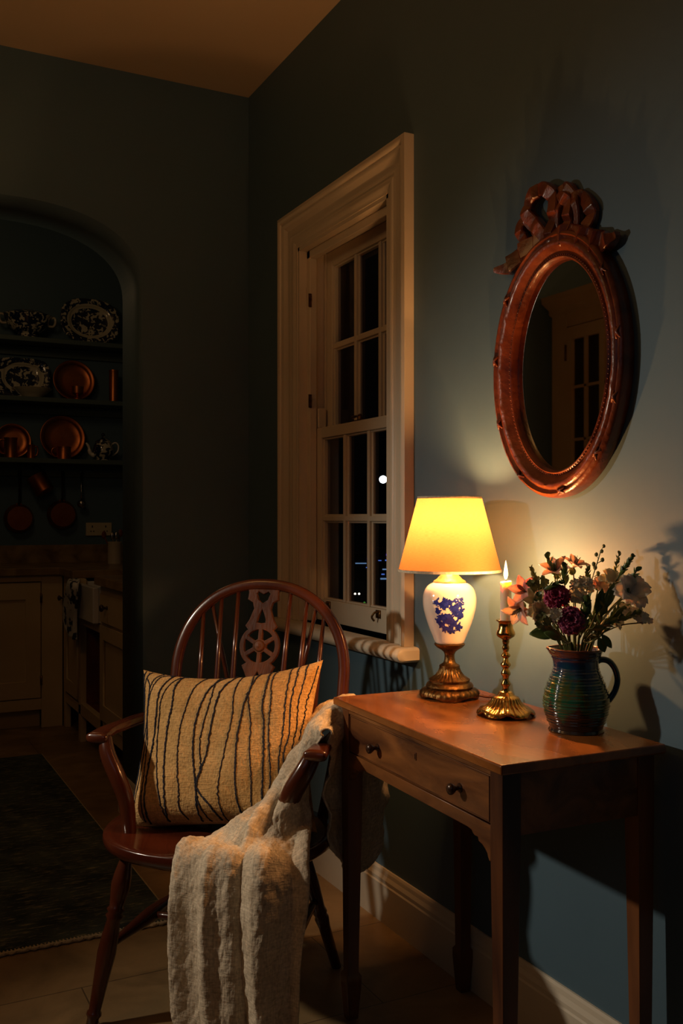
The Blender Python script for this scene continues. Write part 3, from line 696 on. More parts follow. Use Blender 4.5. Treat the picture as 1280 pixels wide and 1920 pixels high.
rows = [[tp(131, 1086, .04), tp(138, 1084, .04), tp(150, 1086, .04)], [tp(128, 1092), tp(138, 1094, -.015), tp(149, 1096)], [tp(122, 1130), tp(133, 1132, -.02), tp(146, 1130)],
        [tp(120, 1160), tp(131, 1165, -.015), tp(143, 1160)], [tp(126, 1186), tp(133, 1195, -.01), tp(142, 1200)]]
mb, uv = cloth(rows, 40, 30, lambda u, v, p: .008*math.sin(v*14+u*3)*min(1, u*3))
o = mb.build('tea_towel', 'towel', smooth=True, solid=.003, uvfn=uv); tag(o, 'dark patterned white tea towel hanging over the sink edge', 'towel')
# crock with utensils
cp = atY(215, 1048, KY-.30); cz = TOPZ
t = thing('utensil_crock', 'cream stoneware utensil crock on the kitchen worktop by the arch', 'crock', (cp.x, KY-.30, cz)); q = 5.35/FOC; r = 14*q; h = 44*q
MB().lathe([(.001, 0), (r*.97, 0), (r, .006), (r, h*.94), (r*1.04, h*.96), (r*1.04, h), (r*.92, h), (r*.9, .02), (.001, .018)], (0, 0, 0), 32).build('crock', 'stoneware', t, smooth=True, auto=40)
for k, (dx, dy, ln, mt, nm, lab) in enumerate([(-.07, 0, .10, 'red_interior', 'wooden_spoon', 'dark wooden spoon leaning left out of the utensil crock'), (-.01, .01, .085, 'steel', 'serving_fork', 'steel fork standing in the utensil crock'), (.012, -.01, .09, 'steel', 'serving_spoon', 'steel spoon standing upright in the utensil crock'), (.04, .01, .12, 'red_interior', 'spatula', 'reddish wooden spatula leaning right in the crock')]):
    base = Vector((cp.x+dx*.1, KY-.30+dy*.1, cz+.03)); tip = Vector((cp.x+dx, KY-.30+dy, cz+h+ln*.55))
    m = MB().tube([base, base.lerp(tip, .8)], .004, 8)
    q_ = base.lerp(tip, .9); m.ball(q_, .016, 10, 8, (.9, .35, 1.5)); o = m.build(nm, mt, smooth=True); tag(o, lab, 'utensil')
# basket inside the open bay
t = thing('wicker_basket', 'dark wicker basket inside the open bay under the sink', 'basket', (FX+.25, (ya+yb)/2, BZ))
MB().lathe([(.001, 0), (.12, 0), (.15, .02), (.17, .24), (.175, .25), (.16, .25), (.14, .03), (.001, .02)], (0, 0, 0), 32, fn=lambda a, r, z, k: (r*(1+.01*math.sin(24*a)), z)).build('basket', 'wicker', t, smooth=True)
MB().tube(cr([(-.02, -.16, .22), (-.10, -.08, .32), (-.12, 0, .34), (-.10, .08, .32), (-.02, .16, .22)], 8), .007, 8).build('handle', 'wicker', t, smooth=True)

# glazed cupboard beside the arch, seen in the mirror
t = thing('glazed_cupboard', 'tall cream cupboard with glazed door and cornice, reflected in the oval mirror', 'cupboard', (-.11, 3.03, 0))
Yw = .40
MB().box((-.16, 0, 0), (-.02, Yw, 2.06)).build('body', 'cream_cabinet', t)
m = MB(); m.box((-.02, 0, 0), (0, .05, 2.06)); m.box((-.02, Yw-.10, 0), (0, Yw, 2.06)); m.box((-.02, .05, 1.99), (0, Yw-.10, 2.06)); m.box((-.02, .05, 0), (0, Yw-.10, .5)); m.build('face_frame', 'cream_cabinet', t, bevel=.003)
m = MB()
prof = [(0, 0), (.012, .01), (.014, .03), (.03, .045), (.045, .06), (.048, .085), (0, .085)]
rows = [[Vector((q[0], y_+sgn*q[0]*ends, 2.05+q[1])) for q in prof] for y_, sgn, ends in ((-.0, -1, 1), (Yw-.0, 1, .35))]
m.grid(rows, closed_v=True); m.f.append(tuple(range(7))); m.f.append(tuple(range(13, 6, -1))); m.box((-.16, 0, 2.06), (0, Yw, 2.13)); m.build('cornice', 'cream_cabinet', t)
gd = [(.05, Yw-.10)]
d = MB(); y0, y1 = .055, Yw-.105
d.box((-.012, y0, .51), (.006, y0+.03, 1.985)); d.box((-.012, y1-.035, .51), (.006, y1, 1.985)); d.box((-.012, y0+.03, 1.93), (.006, y1-.035, 1.985)); d.box((-.012, y0+.03, .51), (.006, y1-.035, .58))
d.box((-.01, (y0+y1)/2-.007, .58), (.004, (y0+y1)/2+.007, 1.93))
for z in (.80, 1.03, 1.26, 1.49, 1.72): d.box((-.01, y0, z-.006), (.004, y1, z+.006))
dr = d.build('door', 'cream_cabinet', t)
MB().box((-.019, y0+.02, .56), (-.0125, y1-.02, 1.95)).build('glass_panel', 'night_wall', dr)
for z in (1.84, .8): MB().lathe([(.006, 0), (.006, .07)], (.006, Yw-.103, z), 8).build('hinge', 'antique_brass', dr)

# ------------------------------------------------------------------ rug
r1, r2, r3 = atZ(318, 1728, 0), atZ(92, 1415, 0), atZ(0, 1795, 0)
RX0, RX1, RY0, RY1 = -.05, .815, 2.645, 4.79
t = thing('runner_rug', 'dark blue-black worn woollen rug running through the arch', 'rug', ((RX0+RX1)/2, (RY0+RY1)/2, 0))
hx, hy = (RX1-RX0)/2, (RY1-RY0)/2
MB().box((-hx, -hy, .0005), (hx, hy, .009)).build('pile', 'rug_wool', t, bevel=.003)
m = MB(); pts = [(-hx+i*2*hx/90, -hy-.004+.003*math.sin(i*2.1), .006) for i in range(91)]; m.tube(pts, [.0055+.001*math.sin(i*3.3) for i in range(91)], 8)
for i in range(0, 90): x = pts[i][0]; m.tube([(x, -hy+.004, .0105), (x+.003, -hy-.008, .0085)], .0022, 5)
m.build('bound_edge', 'rug_edge', t, smooth=True)
m = MB(); m.tube([(hx+.001, -hy+i*2*hy/120, .005) for i in range(121)], [.004+.0008*math.sin(i*2.3) for i in range(121)], 6); m.build('side_binding', 'rug_edge', t, smooth=True)
# ================================================================== WRITING TABLE
TZ = .734
tb = thing('side_table', 'antique wooden side table with one drawer standing against the blue wall', 'table', (1.1615, 1.645, 0), R(-2.0))
TX, TY = .1815, .340      # half sizes of the top
MB().box((-TX, -TY, TZ-.018), (TX, TY, TZ)).build('tabletop', 'table_wood', tb, bevel=.004, seg=3)
bx, by = TX-.014, TY-.016   # outside of the legs
LG = .019
for sx in (-1, 1):
    for sy in (-1, 1):
        cx, cy = sx*(bx-LG), sy*(by-LG)
        rows = [[Vector((cx+sx*o_+a*h_, cy+sy*o_+b*h_, z_)) for a, b in ((-1, -1), (1, -1), (1, 1), (-1, 1))] for z_, h_, o_ in
                ((0, .0125, .002), (.082, .0185, .002), (.100, .0185, .002), (.108, .0135, .002), (.60, LG, 0), (TZ-.018, LG, 0))]
        m = MB().grid(rows, closed_v=True); m.f += [(3, 2, 1, 0), (20, 21, 22, 23)]
        m.build('leg', 'table_leg', tb, bevel=.0015)
AZ = .604
m = MB(); m.box((-bx+2*LG, -by+.003, AZ), (bx-2*LG, -by+.021, TZ-.018)); m.box((-bx+2*LG, by-.021, AZ), (bx-2*LG, by-.003, TZ-.018)); m.box((bx-.021, -by+2*LG, AZ), (bx-.003, by-2*LG, TZ-.018))
m.build('apron', 'table_side', tb)
# front: rails and shaped bottom edge with corner brackets
y0, y1 = -by+2*LG, by-2*LG
half = [(0, 0), (0, -.050), (.004, -.050), (.008, -.040), (.010, -.030), (.016, -.020), (.026, -.010), (.038, -.006), (.040, .004), (.050, .003), (.056, .006), (.060, .011), (.075, .013)]
hb = lambda b: .581+(b*.55 if b < 0 else b*.9)
bot = [(y0+a, hb(b)) for a, b in half[1:]]; bot2 = [(y1-a, hb(b)) for a, b in half[1:]][::-1]
DZ0, DZ1 = .6165, .704
outl = [(y0, DZ0)]+bot+bot2+[(y1, DZ0)]
plate('front_rail', [outl], .018, 'table_side', tb, XYZ((0, 1, 0), (0, 0, 1), (1, 0, 0), (-bx+.010, 0, 0)), bevel=.001)
MB().box((-bx+.001, y0, DZ1), (-bx+.020, y1, TZ-.018)).build('top_rail', 'table_side', tb)
dr = MB().box((-bx+.003, y0+.0025, DZ0+.002), (-bx+.020, y1-.0025, DZ1-.002)).build('drawer', 'table_side', tb, bevel=.001)
m = MB()
for a, b in (((y0+.005, DZ0+.004), (y1-.005, DZ0+.0055)), ((y0+.005, DZ1-.0055), (y1-.005, DZ1-.004)), ((y0+.005, DZ0+.004), (y0+.0065, DZ1-.004)), ((y1-.0065, DZ0+.004), (y1-.005, DZ1-.004))):
    m.box((-bx+.0015, a[0], a[1]), (-bx+.0045, b[0], b[1]))
m.build('cock_bead', 'table_leg', dr)
def tl(px, py):  # point on the drawer front, table coordinates
    p = atX(px, py, .99); q = tb.location
    for _ in range(3):
        v = Matrix.Rotation(R(2.0), 4, 'Z') @ (p-Vector((1.1615, 1.645, 0)))
        p = atX(px, py, p.x-(v.x+bx-.003))
    return Matrix.Rotation(R(2.0), 4, 'Z') @ (p-Vector((1.1615, 1.645, 0)))
for px, py in ((708, 1402), (862, 1477)):
    v = tl(px, py)
    MB().lathe([(.0085, 0), (.0085, .002), (.0045, .004), (.0042, .010), (.0085, .015), (.0108, .020), (.0100, .024), (.006, .0265), (.001, .0275)], (-bx+.0035, v.y, v.z), 22, axis=(-1, 0, 0)).build('knob', 'knob_dark', dr, smooth=True)
v = tl(779, 1418)
kh = MB().box((-bx+.0015, v.y-.0035, v.z-.008), (-bx+.004, v.y+.0035, v.z+.008)).build('escutcheon', 'table_leg', dr, bevel=.001)
MB().box((-bx+.0010, v.y-.0011, v.z-.005), (-bx+.003, v.y+.0011, v.z+.005)).build('keyhole', 'dark_iron', dr)

# ================================================================== TABLE LAMP
LX, LY = 1.228, 1.861
lp = thing('table_lamp', 'lit table lamp with blue floral white porcelain body and cream shade', 'lamp', (LX, LY, TZ), R(-27))
q = 2.214/FOC
def LPz(y): return EYE+(HY-y)*q-TZ
z = [LPz(y) for y in (1312, 1260, 1218, 1110, 1078)]
# ornate cast foot
feet = lambda t: .5+.5*math.cos(4*(t)+.3)
def footfn(t, r, zz, k):
    if k <= 1: f = feet(t); return r*(1+.07*f), zz+(1-f)**2*.007*(1 if k == 0 else .35)
    if k in (2, 3): return r*(1+.055*abs(math.cos(14*t))+.04*feet(t)), zz
    return r, zz
MB().lathe([(.061, 0), (.065, .006), (.063, .014), (.059, .020), (.052, .024), (.055, .028), (.052, .034), (.046, .037), (.046, .040)], (0, 0, 0), 120, fn=footfn).build('foot', 'antique_brass', lp, smooth=True, auto=50)
m = MB().lathe([(.046, .0398), (.044, .043), (.032, .051), (.025, .061), (.022, .069), (.0235, .071), (.0235, .075), (.019, .078), (.0155, .080), (.013, .084), (.0115, .092), (.0115, .100), (.014, .106), (.020, .111), (.029, .116), (.034, .121), (.0355, .1245), (.033, .1265)], (0, 0, 0), 80,
    fn=lambda t, r, zz, k: (r*(1+.09*abs(math.sin(14*t))) if 1 <= k <= 4 else r, zz))
m.build('pedestal', 'antique_brass', lp, smooth=True, auto=45)
VP_ = [(.031, .1262), (.034, .130), (.040, .145), (.0475, .163), (.0545, .184), (.0600, .206), (.0615, .224), (.0600, .240), (.0545, .253), (.046, .2615), (.037, .266), (.034, .2675)]
def smoothprof(P, n=5): return [(p.x, p.y) for p in cr([(a, b, 0) for a, b in P], n)]
VS = smoothprof(VP_)
body = MB().lathe(VS, (0, 0, 0), 72).build('porcelain_body', 'porcelain', lp, smooth=True)
def vr(zz):
    for (r0, z0), (r1, z1) in zip(VS, VS[1:]):
        if z0 <= zz <= z1: return r0+(r1-r0)*(zz-z0)/max(z1-z0, 1e-9)
    return VS[-1][0]
# printed blue flowers on the front of the body; faces local -y direction
pr = MB(); random.seed(11)
def vmap(u, w, lift=.0004):
    """u = metres across, w = height"""
    r = vr(w)+lift; a = -PI/2+u*1.08/.058
    return Vector((r*math.cos(a), r*math.sin(a), w))
def blob(u, w, R_, lob, amp, rot=0, asp=1):
    n = 26; c = vmap(u, w, .0007); vs = [c]
    for i in range(n):
        t = 2*PI*i/n; rr = R_*(1-amp+amp*abs(math.cos(lob*t/2)))*(1+.10*math.sin(5*t+u*900))
        du, dw = rr*math.cos(t)*asp, rr*math.sin(t)
        vs.append(vmap(u+du*math.cos(rot)-dw*math.sin(rot), w+du*math.sin(rot)+dw*math.cos(rot)))
    pr.add(vs, [(0, i+1, (i+1) % n+1) for i in range(n)])
UC, WC = -.0045, .190
for (u, w, r_) in [(-.020, .192, .006), (.012, .206, .006), (.010, .180, .0062), (.012, .220, .0045), (-.002, .229, .005), (.004, .150+.022, .005), (-.012, .221, .0095), (-.006, .190, .0120), (.022, .196, .0075), (.018, .222, .0062), (-.026, .205, .0058), (-.027, .182, .0065), (.020, .170, .0078), (.001, .163, .0085), (-.014, .166, .006), (.006, .213, .0072), (.023, .208, .005), (-.029, .226, .0052), (.010, .232, .004), (.022, .233, .0038), (-.012, .234, .0036), (-.022, .174, .0055)]:
    blob(u+UC, w-.002, r_*1.08, 10, .20)
    for k_ in range(4):
        a_ = random.random()*6.28; blob(u+UC+r_*1.25*math.cos(a_), w-.002+r_*1.2*math.sin(a_), r_*.34, 3, .3, a_, 1.5)
for k_ in range(70):
    u, w = random.uniform(-.029, .026), random.uniform(.158, .234)
    if w < .172 and abs(u) > .02: continue
    blob(u+UC, w, random.uniform(.0016, .0030), 2, .45, random.random()*6.28, 1.5)
pr.build('blue_floral_print', 'cobalt', lp)
MB().lathe([(.0375, .2635), (.038, .2665), (.036, .270), (.0285, .2745), (.027, .277), (.017, .286), (.0115, .292), (.0105, .300), (.0125, .302), (.0125, .306), (.0105, .308), (.0115, .311), (.0115, .325), (.009, .330), (.009, .352)], (0, 0, 0), 60, fn=lambda t, r, zz, k: (r, zz+(.0012*math.cos(10*t) if k < 2 else 0))).build('collar_cap', 'gold_paint', lp, smooth=True, auto=50)
ST, SBm = EYE+(HY-931)*q-TZ, EYE+(HY-1071)*q-TZ
RT, RB = 59.5*q, 96*q
def shade():
    n, mseg = 14, 96; rows = []; uv = []
    for i in range(n+1):
        f = i/n; r = RB+(RT-RB)*f; zz = SBm+(ST-SBm)*f
        rows.append([Vector((r*math.cos(2*PI*k/mseg), r*math.sin(2*PI*k/mseg), zz)) for k in range(mseg)]); uv += [(k/mseg, f) for k in range(mseg)]
    m = MB().grid(rows, closed_v=True); return m, uv
m, uv = shade(); sh = m.build('lamp_shade', 'shade', lp, smooth=True, uvfn=uv)
for (r, zz, hh) in ((RB, SBm, .005), (RT, ST-.004, .004)):
    MB().lathe([(r+.0008, zz-.001), (r+.0012, zz+hh), (r-.0012, zz+hh), (r-.0012, zz-.001)], (0, 0, 0), 96, cap=False).build('shade_trim', 'linen', sh, smooth=True)
# wire carrier, bulb holder and bulb
m = MB()
for a in (0, 2*PI/3, 4*PI/3): m.tube([(0, 0, ST-.015), (RT*math.cos(a+.5), RT*math.sin(a+.5), ST-.002)], .0014, 6)
m.lathe([(.012, ST-.018), (.012, ST-.012)], (0, 0, 0), 16)
for s in (-1, 1): m.tube(cr([(s*.008, 0, .345), (s*.030, 0, .365), (s*.034, 0, .410), (s*.020, 0, .445), (0, 0, ST-.015)], 6), .0014, 6)
m.build('shade_carrier', 'antique_brass', lp, smooth=True)
MB().lathe([(.010, .352), (.013, .358), (.024, .378), (.028, .395), (.024, .413), (.010, .425), (.001, .427)], (0, 0, 0), 24).build('light_bulb', 'bulb_glow', lp, smooth=True)
# flex
pts = [atZ(893, 1297, TZ+.004), atZ(905, 1291, TZ+.004), atZ(917, 1293, TZ+.004), atZ(924, 1300, TZ+.004)]
pts = [Vector((LX+.035, LY-.03, TZ+.014)), Vector((LX+.060, LY-.052, TZ+.006)), Vector((LX+.082, LY-.075, TZ+.006)), Vector((LX+.098, LY-.098, TZ+.005)), Vector((LX+.118, LY-.105, TZ+.0045))]
MB().tube([Matrix.Rotation(R(27), 4, 'Z') @ (p-Vector((LX, LY, TZ))) for p in cr(pts, 8)], .0028, 8).build('power_cord', 'cable', lp, smooth=True)

# ================================================================== CANDLESTICK AND CANDLE
CX_, CY_ = 1.225, 1.643
q = 2.02/FOC
cs = thing('candlestick', 'tall brass candlestick with a flared scalloped foot beside the lamp', 'candlestick', (CX_, CY_, TZ), R(-27))
def cfn(t, r, zz, k):
    f = .5+.5*math.cos(6*t+.6)
    if k == 0: return r*(1+.06*f), zz+.007*(1-f)**3
    if k == 1: return r*(1+.07*f), zz+.007*(1-f)**3
    if k <= 3: return r*(1+.05*f+.035*abs(math.cos(12*t))), zz+.004*(1-f)**2
    if k <= 9: return r*(1+.10*abs(math.cos(12*t))**.7*(1-(k-4)/7)), zz
    return r, zz
FO = [(.055, 0), (.058, .004), (.056, .0085), (.051, .0125), (.0425, .017), (.036, .022), (.031, .028), (.0275, .035), (.026, .0385), (.0205, .0405), (.018, .043), (.0145, .0485), (.012, .051)]
MB().lathe(FO, (0, 0, 0), 144, fn=cfn).build('foot', 'brass', cs, smooth=True, auto=60)
Z = lambda y: EYE+(HY-y)*q-TZ
y2r = [(1302, 10), (1300, 10), (1296, 7.5), (1288, 5.8), (1283, 9), (1281, 9), (1275, 5.2), (1268, 6), (1264, 9), (1260, 8.5), (1253, 5), (1248, 9), (1245, 9.5), (1240, 6), (1234, 4.6), (1230, 8.5), (1228, 8.5), (1222, 4.5), (1216, 6.5), (1213, 6.5), (1209, 5), (1205, 6), (1203, 6.5), (1199, 6.5)]
SF = [(r*q*1.02, Z(y)) for y, r in y2r]
MB().lathe([(.012, .0505)]+SF, (0, 0, 0), 36).build('stem', 'brass', cs, smooth=True, auto=50)
y2r = [(1199, 7), (1197, 10), (1193, 16), (1189, 17.8), (1185, 17.3), (1178, 14), (1170, 13), (1166, 14), (1164, 18), (1163, 18.8), (1162, 18.5)]
cup = [(r*q, Z(y)) for y, r in y2r]; zt = Z(1162)
MB().lathe(cup+[(.0125, zt-.002), (.0125, zt-.018), (.001, zt-.018)], (0, 0, 0), 40).build('socket_cup', 'brass', cs, smooth=True, auto=60)
cz = TZ+zt-.0175
cd = thing('candle', 'lit cream candle burning in the brass candlestick', 'candle', (CX_, CY_, cz))
ch = EYE+(HY-1090)*q-cz; rr = .0118
MB().lathe([(rr*.98, 0), (rr, .002), (rr, ch-.012), (rr*.98, ch-.003), (rr*.94, ch-.0005), (rr*.86, ch), (rr*.70, ch-.003), (rr*.3, ch-.005), (.001, ch-.005)], (0, 0, 0), 32, fn=lambda t, r, zz, k: (r, zz+(.0012*math.cos(t+1) if 2 < k < 7 else 0))).build('wax', 'wax', cd, smooth=True)
MB().tube([(0, 0, ch-.005), (.0003, 0, ch+.003), (.0012, 0, ch+.008)], .0009, 6).build('wick', 'dark_iron', cd)
fh = EYE+(HY-1051)*q-cz-ch
MB().lathe([(.0004, ch+.0035), (.0026, ch+.006), (.0044, ch+.012), (.0046, ch+.017), (.0036, ch+.025), (.0018, ch+fh-.008), (.0003, ch+fh)], (0, 0, 0), 20, fn=lambda t, r, z_, k: (r, z_)).build('flame', 'flame', cd, smooth=True)
FL = Vector((CX_, CY_, cz+ch+.018))

# ================================================================== JUG
JX, JY = 1.262, 1.466
q = 1.875/FOC
Zj = lambda y: EYE+(HY-y)*q-TZ
jg = thing('jug', 'ribbed blue and green glazed pottery jug holding the flowers', 'jug', (JX, JY, TZ), R(-27))
JP = [(.001, 0), (.049, 0), (.0525, .003), (.051, .006), (.0535, .012), (.060, .030), (.0640, .048), (.0635, .062), (.059, .080), (.052, .098), (.0455, .114), (.0435, .126), (.045, .136), (.0495, .146), (.0525, .151), (.0520, .1535), (.0490, .152), (.0445, .140), (.040, .126), (.042, .112), (.056, .075), (.058, .045), (.045, .010), (.001, .008)]
HS = (Zj(1220)+.004)/.1535
prof = smoothprof([(a, b*HS) for a, b in JP], 4)
prof = [(max(a, .0008)+(.0009*math.sin(b*900) if k < len(prof)*.55 and a > .045 and b > .012 else 0), b) for k, (a, b) in enumerate(prof)]
fin = []
for k in range(len(prof)-1):
    (a, b), (c, d) = prof[k], prof[k+1]; fin.append((a, b))
prof = fin+[prof[-1]]
# fine ribs need closer rows
dense = []
for k in range(len(prof)-1):
    (a, b), (c, d) = prof[k], prof[k+1]
    L_ = math.hypot(c-a, d-b); n = max(1, int(L_/.0008)) if k < len(prof)*.55 else 1
    for i in range(n):
        t = i/n; rr_ = a+(c-a)*t; zz = b+(d-b)*t; dense.append((rr_, zz))
JD = [(r_+(.00055*math.sin(z_*1150) if (.012 < z_ < .125 and k < len(dense)*.9) else 0), z_) for k, (r_, z_) in enumerate(dense)]
def spout(t, r, zz, k):
    g = max(0, math.cos(t-PI))**6*max(0, (zz-.125)/.03); return r*(1+.10*g), zz+.002*g
MB().lathe(JD, (0, 0, 0), 72, fn=spout).build('jug_body', 'jug', jg, smooth=True, auto=70)
zr = .1535*HS
MB().tube([(.0508*math.cos(2*PI*i/72)*(1+.10*max(0, math.cos(2*PI*i/72-PI))**6), .0508*math.sin(2*PI*i/72), zr-.0005+.002*max(0, math.cos(2*PI*i/72-PI))**6) for i in range(73)], .0022, 8).build('rim', 'jug_rim', jg, smooth=True)
hp = [(1109, 1253), (1112, 1244), (1124, 1236), (1140, 1239), (1152, 1254), (1157, 1275), (1152, 1296), (1141, 1313), (1130, 1326), (1127, 1340)]
hpts = []
for k, (x_, y_) in enumerate(hp):
    hpts.append(((x_-1081)*q, -.012+.010*k/9, EYE+(HY-y_)*q-TZ))
MB().tube(cr(hpts, 5), [.0075-.0015*math.sin(PI*i/45) for i in range(46)], 12).build('handle', 'jug_handle', jg, smooth=True)
MOUTH = Vector((JX, JY, TZ+zr))

# ================================================================== FLOWERS
random.seed(5)
def frame(d):
    d = Vector(d).normalized(); a = d.cross(Vector((0, 0, 1))) if abs(d.z) < .95 else Vector((1, 0, 0)); a.normalize(); return a, d.cross(a), d
def petal_mesh(mb, c, dirv, L_, W_, curl=.4, ruffle=0, up=None, cup=.2, tipw=.5, n=6, m=5, ph=0):
    """petal rooted at c growing along dirv; 'up' = normal side towards which it cups"""
    d = Vector(dirv).normalized(); up = Vector(up) if up is not None else Vector((0, 0, 1)); s = d.cross(up)
    if s.length < 1e-4: s = d.cross(Vector((1, 0, 0)))
    s.normalize(); nn = s.cross(d).normalized(); rows = []
    for i in range(n+1):
        t = i/n; w = W_*(math.sin(PI*min(1, t*.62+.09))**.8 if tipw > .3 else math.sin(PI*(t*.93+.05))**.9)*.5
        if t > .9 and tipw > .3: w *= .8
        base = c+d*(L_*math.sin(t*curl)/curl)-nn*(L_*(1-math.cos(t*curl))/curl)
        rows.append([base+s*(w*(j/m*2-1))+nn*(cup*w*(j/m*2-1)**2+ruffle*L_*t*t*math.sin(j*2.3+ph+i)) for j in range(m+1)])
    mb.grid(rows)
def carnation(mb, c, d, r):
    a, b, d = frame(d)
    for lay, (tilt, n, L_) in enumerate(((1.35, 11, 1.0), (1.0, 10, .95), (.65, 9, .85), (.3, 6, .75))):
        for k in range(n):
            t = 2*PI*k/n+lay*.7+random.uniform(-.15, .15); rad = a*math.cos(t)+b*math.sin(t)
            dv = rad*math.sin(tilt)+d*math.cos(tilt)
            petal_mesh(mb, c-d*r*.2, dv, r*L_*random.uniform(.9, 1.1), r*.85, .35, .14, d*math.sin(tilt)-rad*math.cos(tilt)*.3, .1, 1, 6, 6, random.random()*6)
def lily(mb, c, d, r, n=6):
    a, b, d = frame(d)
    for k in range(n):
        t = 2*PI*k/n+random.uniform(-.1, .1); rad = a*math.cos(t)+b*math.sin(t); tl_ = .85 if k % 2 else .7
        petal_mesh(mb, c, rad*math.sin(tl_)+d*math.cos(tl_), r*1.15, r*.62, .7, .03, d, .35, .2, 8, 5, k)
def cupflower(mb, c, d, r, n=6):
    a, b, d = frame(d)
    for k in range(n):
        t = 2*PI*k/n; rad = a*math.cos(t)+b*math.sin(t); tl_ = .55 if k % 2 else .85
        petal_mesh(mb, c, rad*math.sin(tl_)+d*math.cos(tl_), r*1.15*random.uniform(.9, 1.1), r*.92, .75, .10, d, .45, 1, 8, 6, k*1.7)
def leafm(mb, c, d, L_, W_, up=(0, 0, 1), curl=.5): petal_mesh(mb, Vector(c), d, L_, W_, curl, .0, up, .3, .1, 8, 4)
def fpos(px, py, D):
    p = atD(px, py, D)
    if p.x > WX-.022: p = atX(px, py, WX-.022)
    return p
def stem_to(p, k, bend=.3):
    ang = math.atan2(p.y-JY, p.x-JX); r0 = .018+.010*(k % 3)/2
    root = Vector((JX-math.cos(ang)*.012, JY-math.sin(ang)*.012, TZ+.05)); lip = Vector((JX+math.cos(ang)*r0*1.1, JY+math.sin(ang)*r0*1.1, TZ+zr+.004))
    mid = lip.lerp(p, .5)+Vector((0, 0, bend*.05)); return cr([root, lip, mid, p], 8)
FG = 'cut flowers in the glazed jug'
CAMD = Vector((-.5, -.87, .15))
def flower(name, kind, px, py, D, rpx, mt, lab, face=None, leaves=0, bend=.3):
    p = fpos(px, py, D); r = rpx*1.87/FOC
    t = thing(name, lab, 'flower', (p.x, p.y, p.z), group=FG)
    loc = lambda v: Vector(v)-p
    pts = stem_to(p, random.randrange(3), bend); d = (pts[-1]-pts[-3]).normalized()
    fd = (Vector(face) if face else (d+CAMD*.9)).normalized()
    MB().tube([loc(v) for v in pts], .0014, 6).build('stem', 'stem', t, smooth=True)
    m = MB(); z0 = Vector((0, 0, 0))
    {'carnation': carnation, 'lily': lily, 'cup': cupflower}[kind](m, z0, fd, r)
    m.build('bloom', mt, t, smooth=True, solid=.0003)
    m = MB(); m.ball(z0-fd*r*.28, r*.26, 10, 8)
    if kind == 'lily':
        for k in range(5): a, b, _ = frame(fd); m.tube([z0, z0+fd*r*.8+a*math.cos(k*1.3)*r*.2+b*math.sin(k*1.3)*r*.2], .0006, 4)
    m.build('calyx', 'leaf', t, smooth=True)
    for k in range(leaves):
        f = random.uniform(.45, .8); i = int(f*(len(pts)-1)); dd = (pts[i]-pts[i-1]).normalized(); sd = Vector((random.uniform(-1, 1), random.uniform(-1, 1), random.uniform(-.2, .6))).normalized()
        l = MB(); leafm(l, loc(pts[i]), dd*.5+sd, random.uniform(.025, .04), .013, sd.cross(dd)); l.build('leaf', 'leaf', t, smooth=True, solid=.0003)
    return t
flower('carnation', 'carnation', 1043, 1117, 1.80, 24, 'petal_magenta', 'magenta carnation, the upper of the two dark pink ones', leaves=2)
flower('carnation', 'carnation', 1071, 1162, 1.78, 25, 'petal_plum', 'plum pink carnation just above the rim of the jug', leaves=2)
flower('alstroemeria', 'lily', 985, 1110, 1.90, 31, 'petal_pink_red', 'pink and red lily-like flower nearest the candle, upper left', (-.8, -.5, .35), 1)
flower('alstroemeria', 'lily', 975, 1140, 1.88, 32, 'petal_pink', 'pale pink drooping flower below the red one at left', (-.7, -.4, -.35), 0)
flower('alstroemeria', 'lily', 1003, 1128, 1.86, 26, 'petal_cream', 'cream petalled flower tucked between the pink ones and the carnations', (-.5, -.8, .3), 1)
flower('alstroemeria', 'lily', 1042, 1072, 1.90, 31, 'petal_pink', 'pink flower at the top left of the bouquet', (-.5, -.3, .75), 2)
flower('alstroemeria', 'lily', 1075, 1064, 1.90, 29, 'petal_pink', 'pale pink flower at the top centre of the bouquet', (.1, -.4, .9), 2)
flower('lisianthus', 'cup', 1148, 1094, 1.83, 24, 'petal_cream', 'cream bell shaped flower behind the white one at right', (-.3, -.5, .8), 2)
flower('lisianthus', 'cup', 1180, 1112, 1.80, 32, 'petal_white', 'large white flower at the right of the bouquet', (-.35, -.80, .35), 1)
flower('lisianthus', 'cup', 1122, 1100, 1.86, 19, 'petal_pink', 'small dusky pink flower right of the white clusters', (-.2, -.8, .5), 1)
flower('rose', 'cup', 1012, 1148, 1.82, 22, 'petal_cream', 'yellowish cream flower at lower left above the broad leaf', (-.5, -.8, .1), 1)
flower('lisianthus', 'cup', 1152, 1168, 1.82, 15, 'petal_white', 'small white flower low on the right above the handle', (.3, -.8, .2), 1)
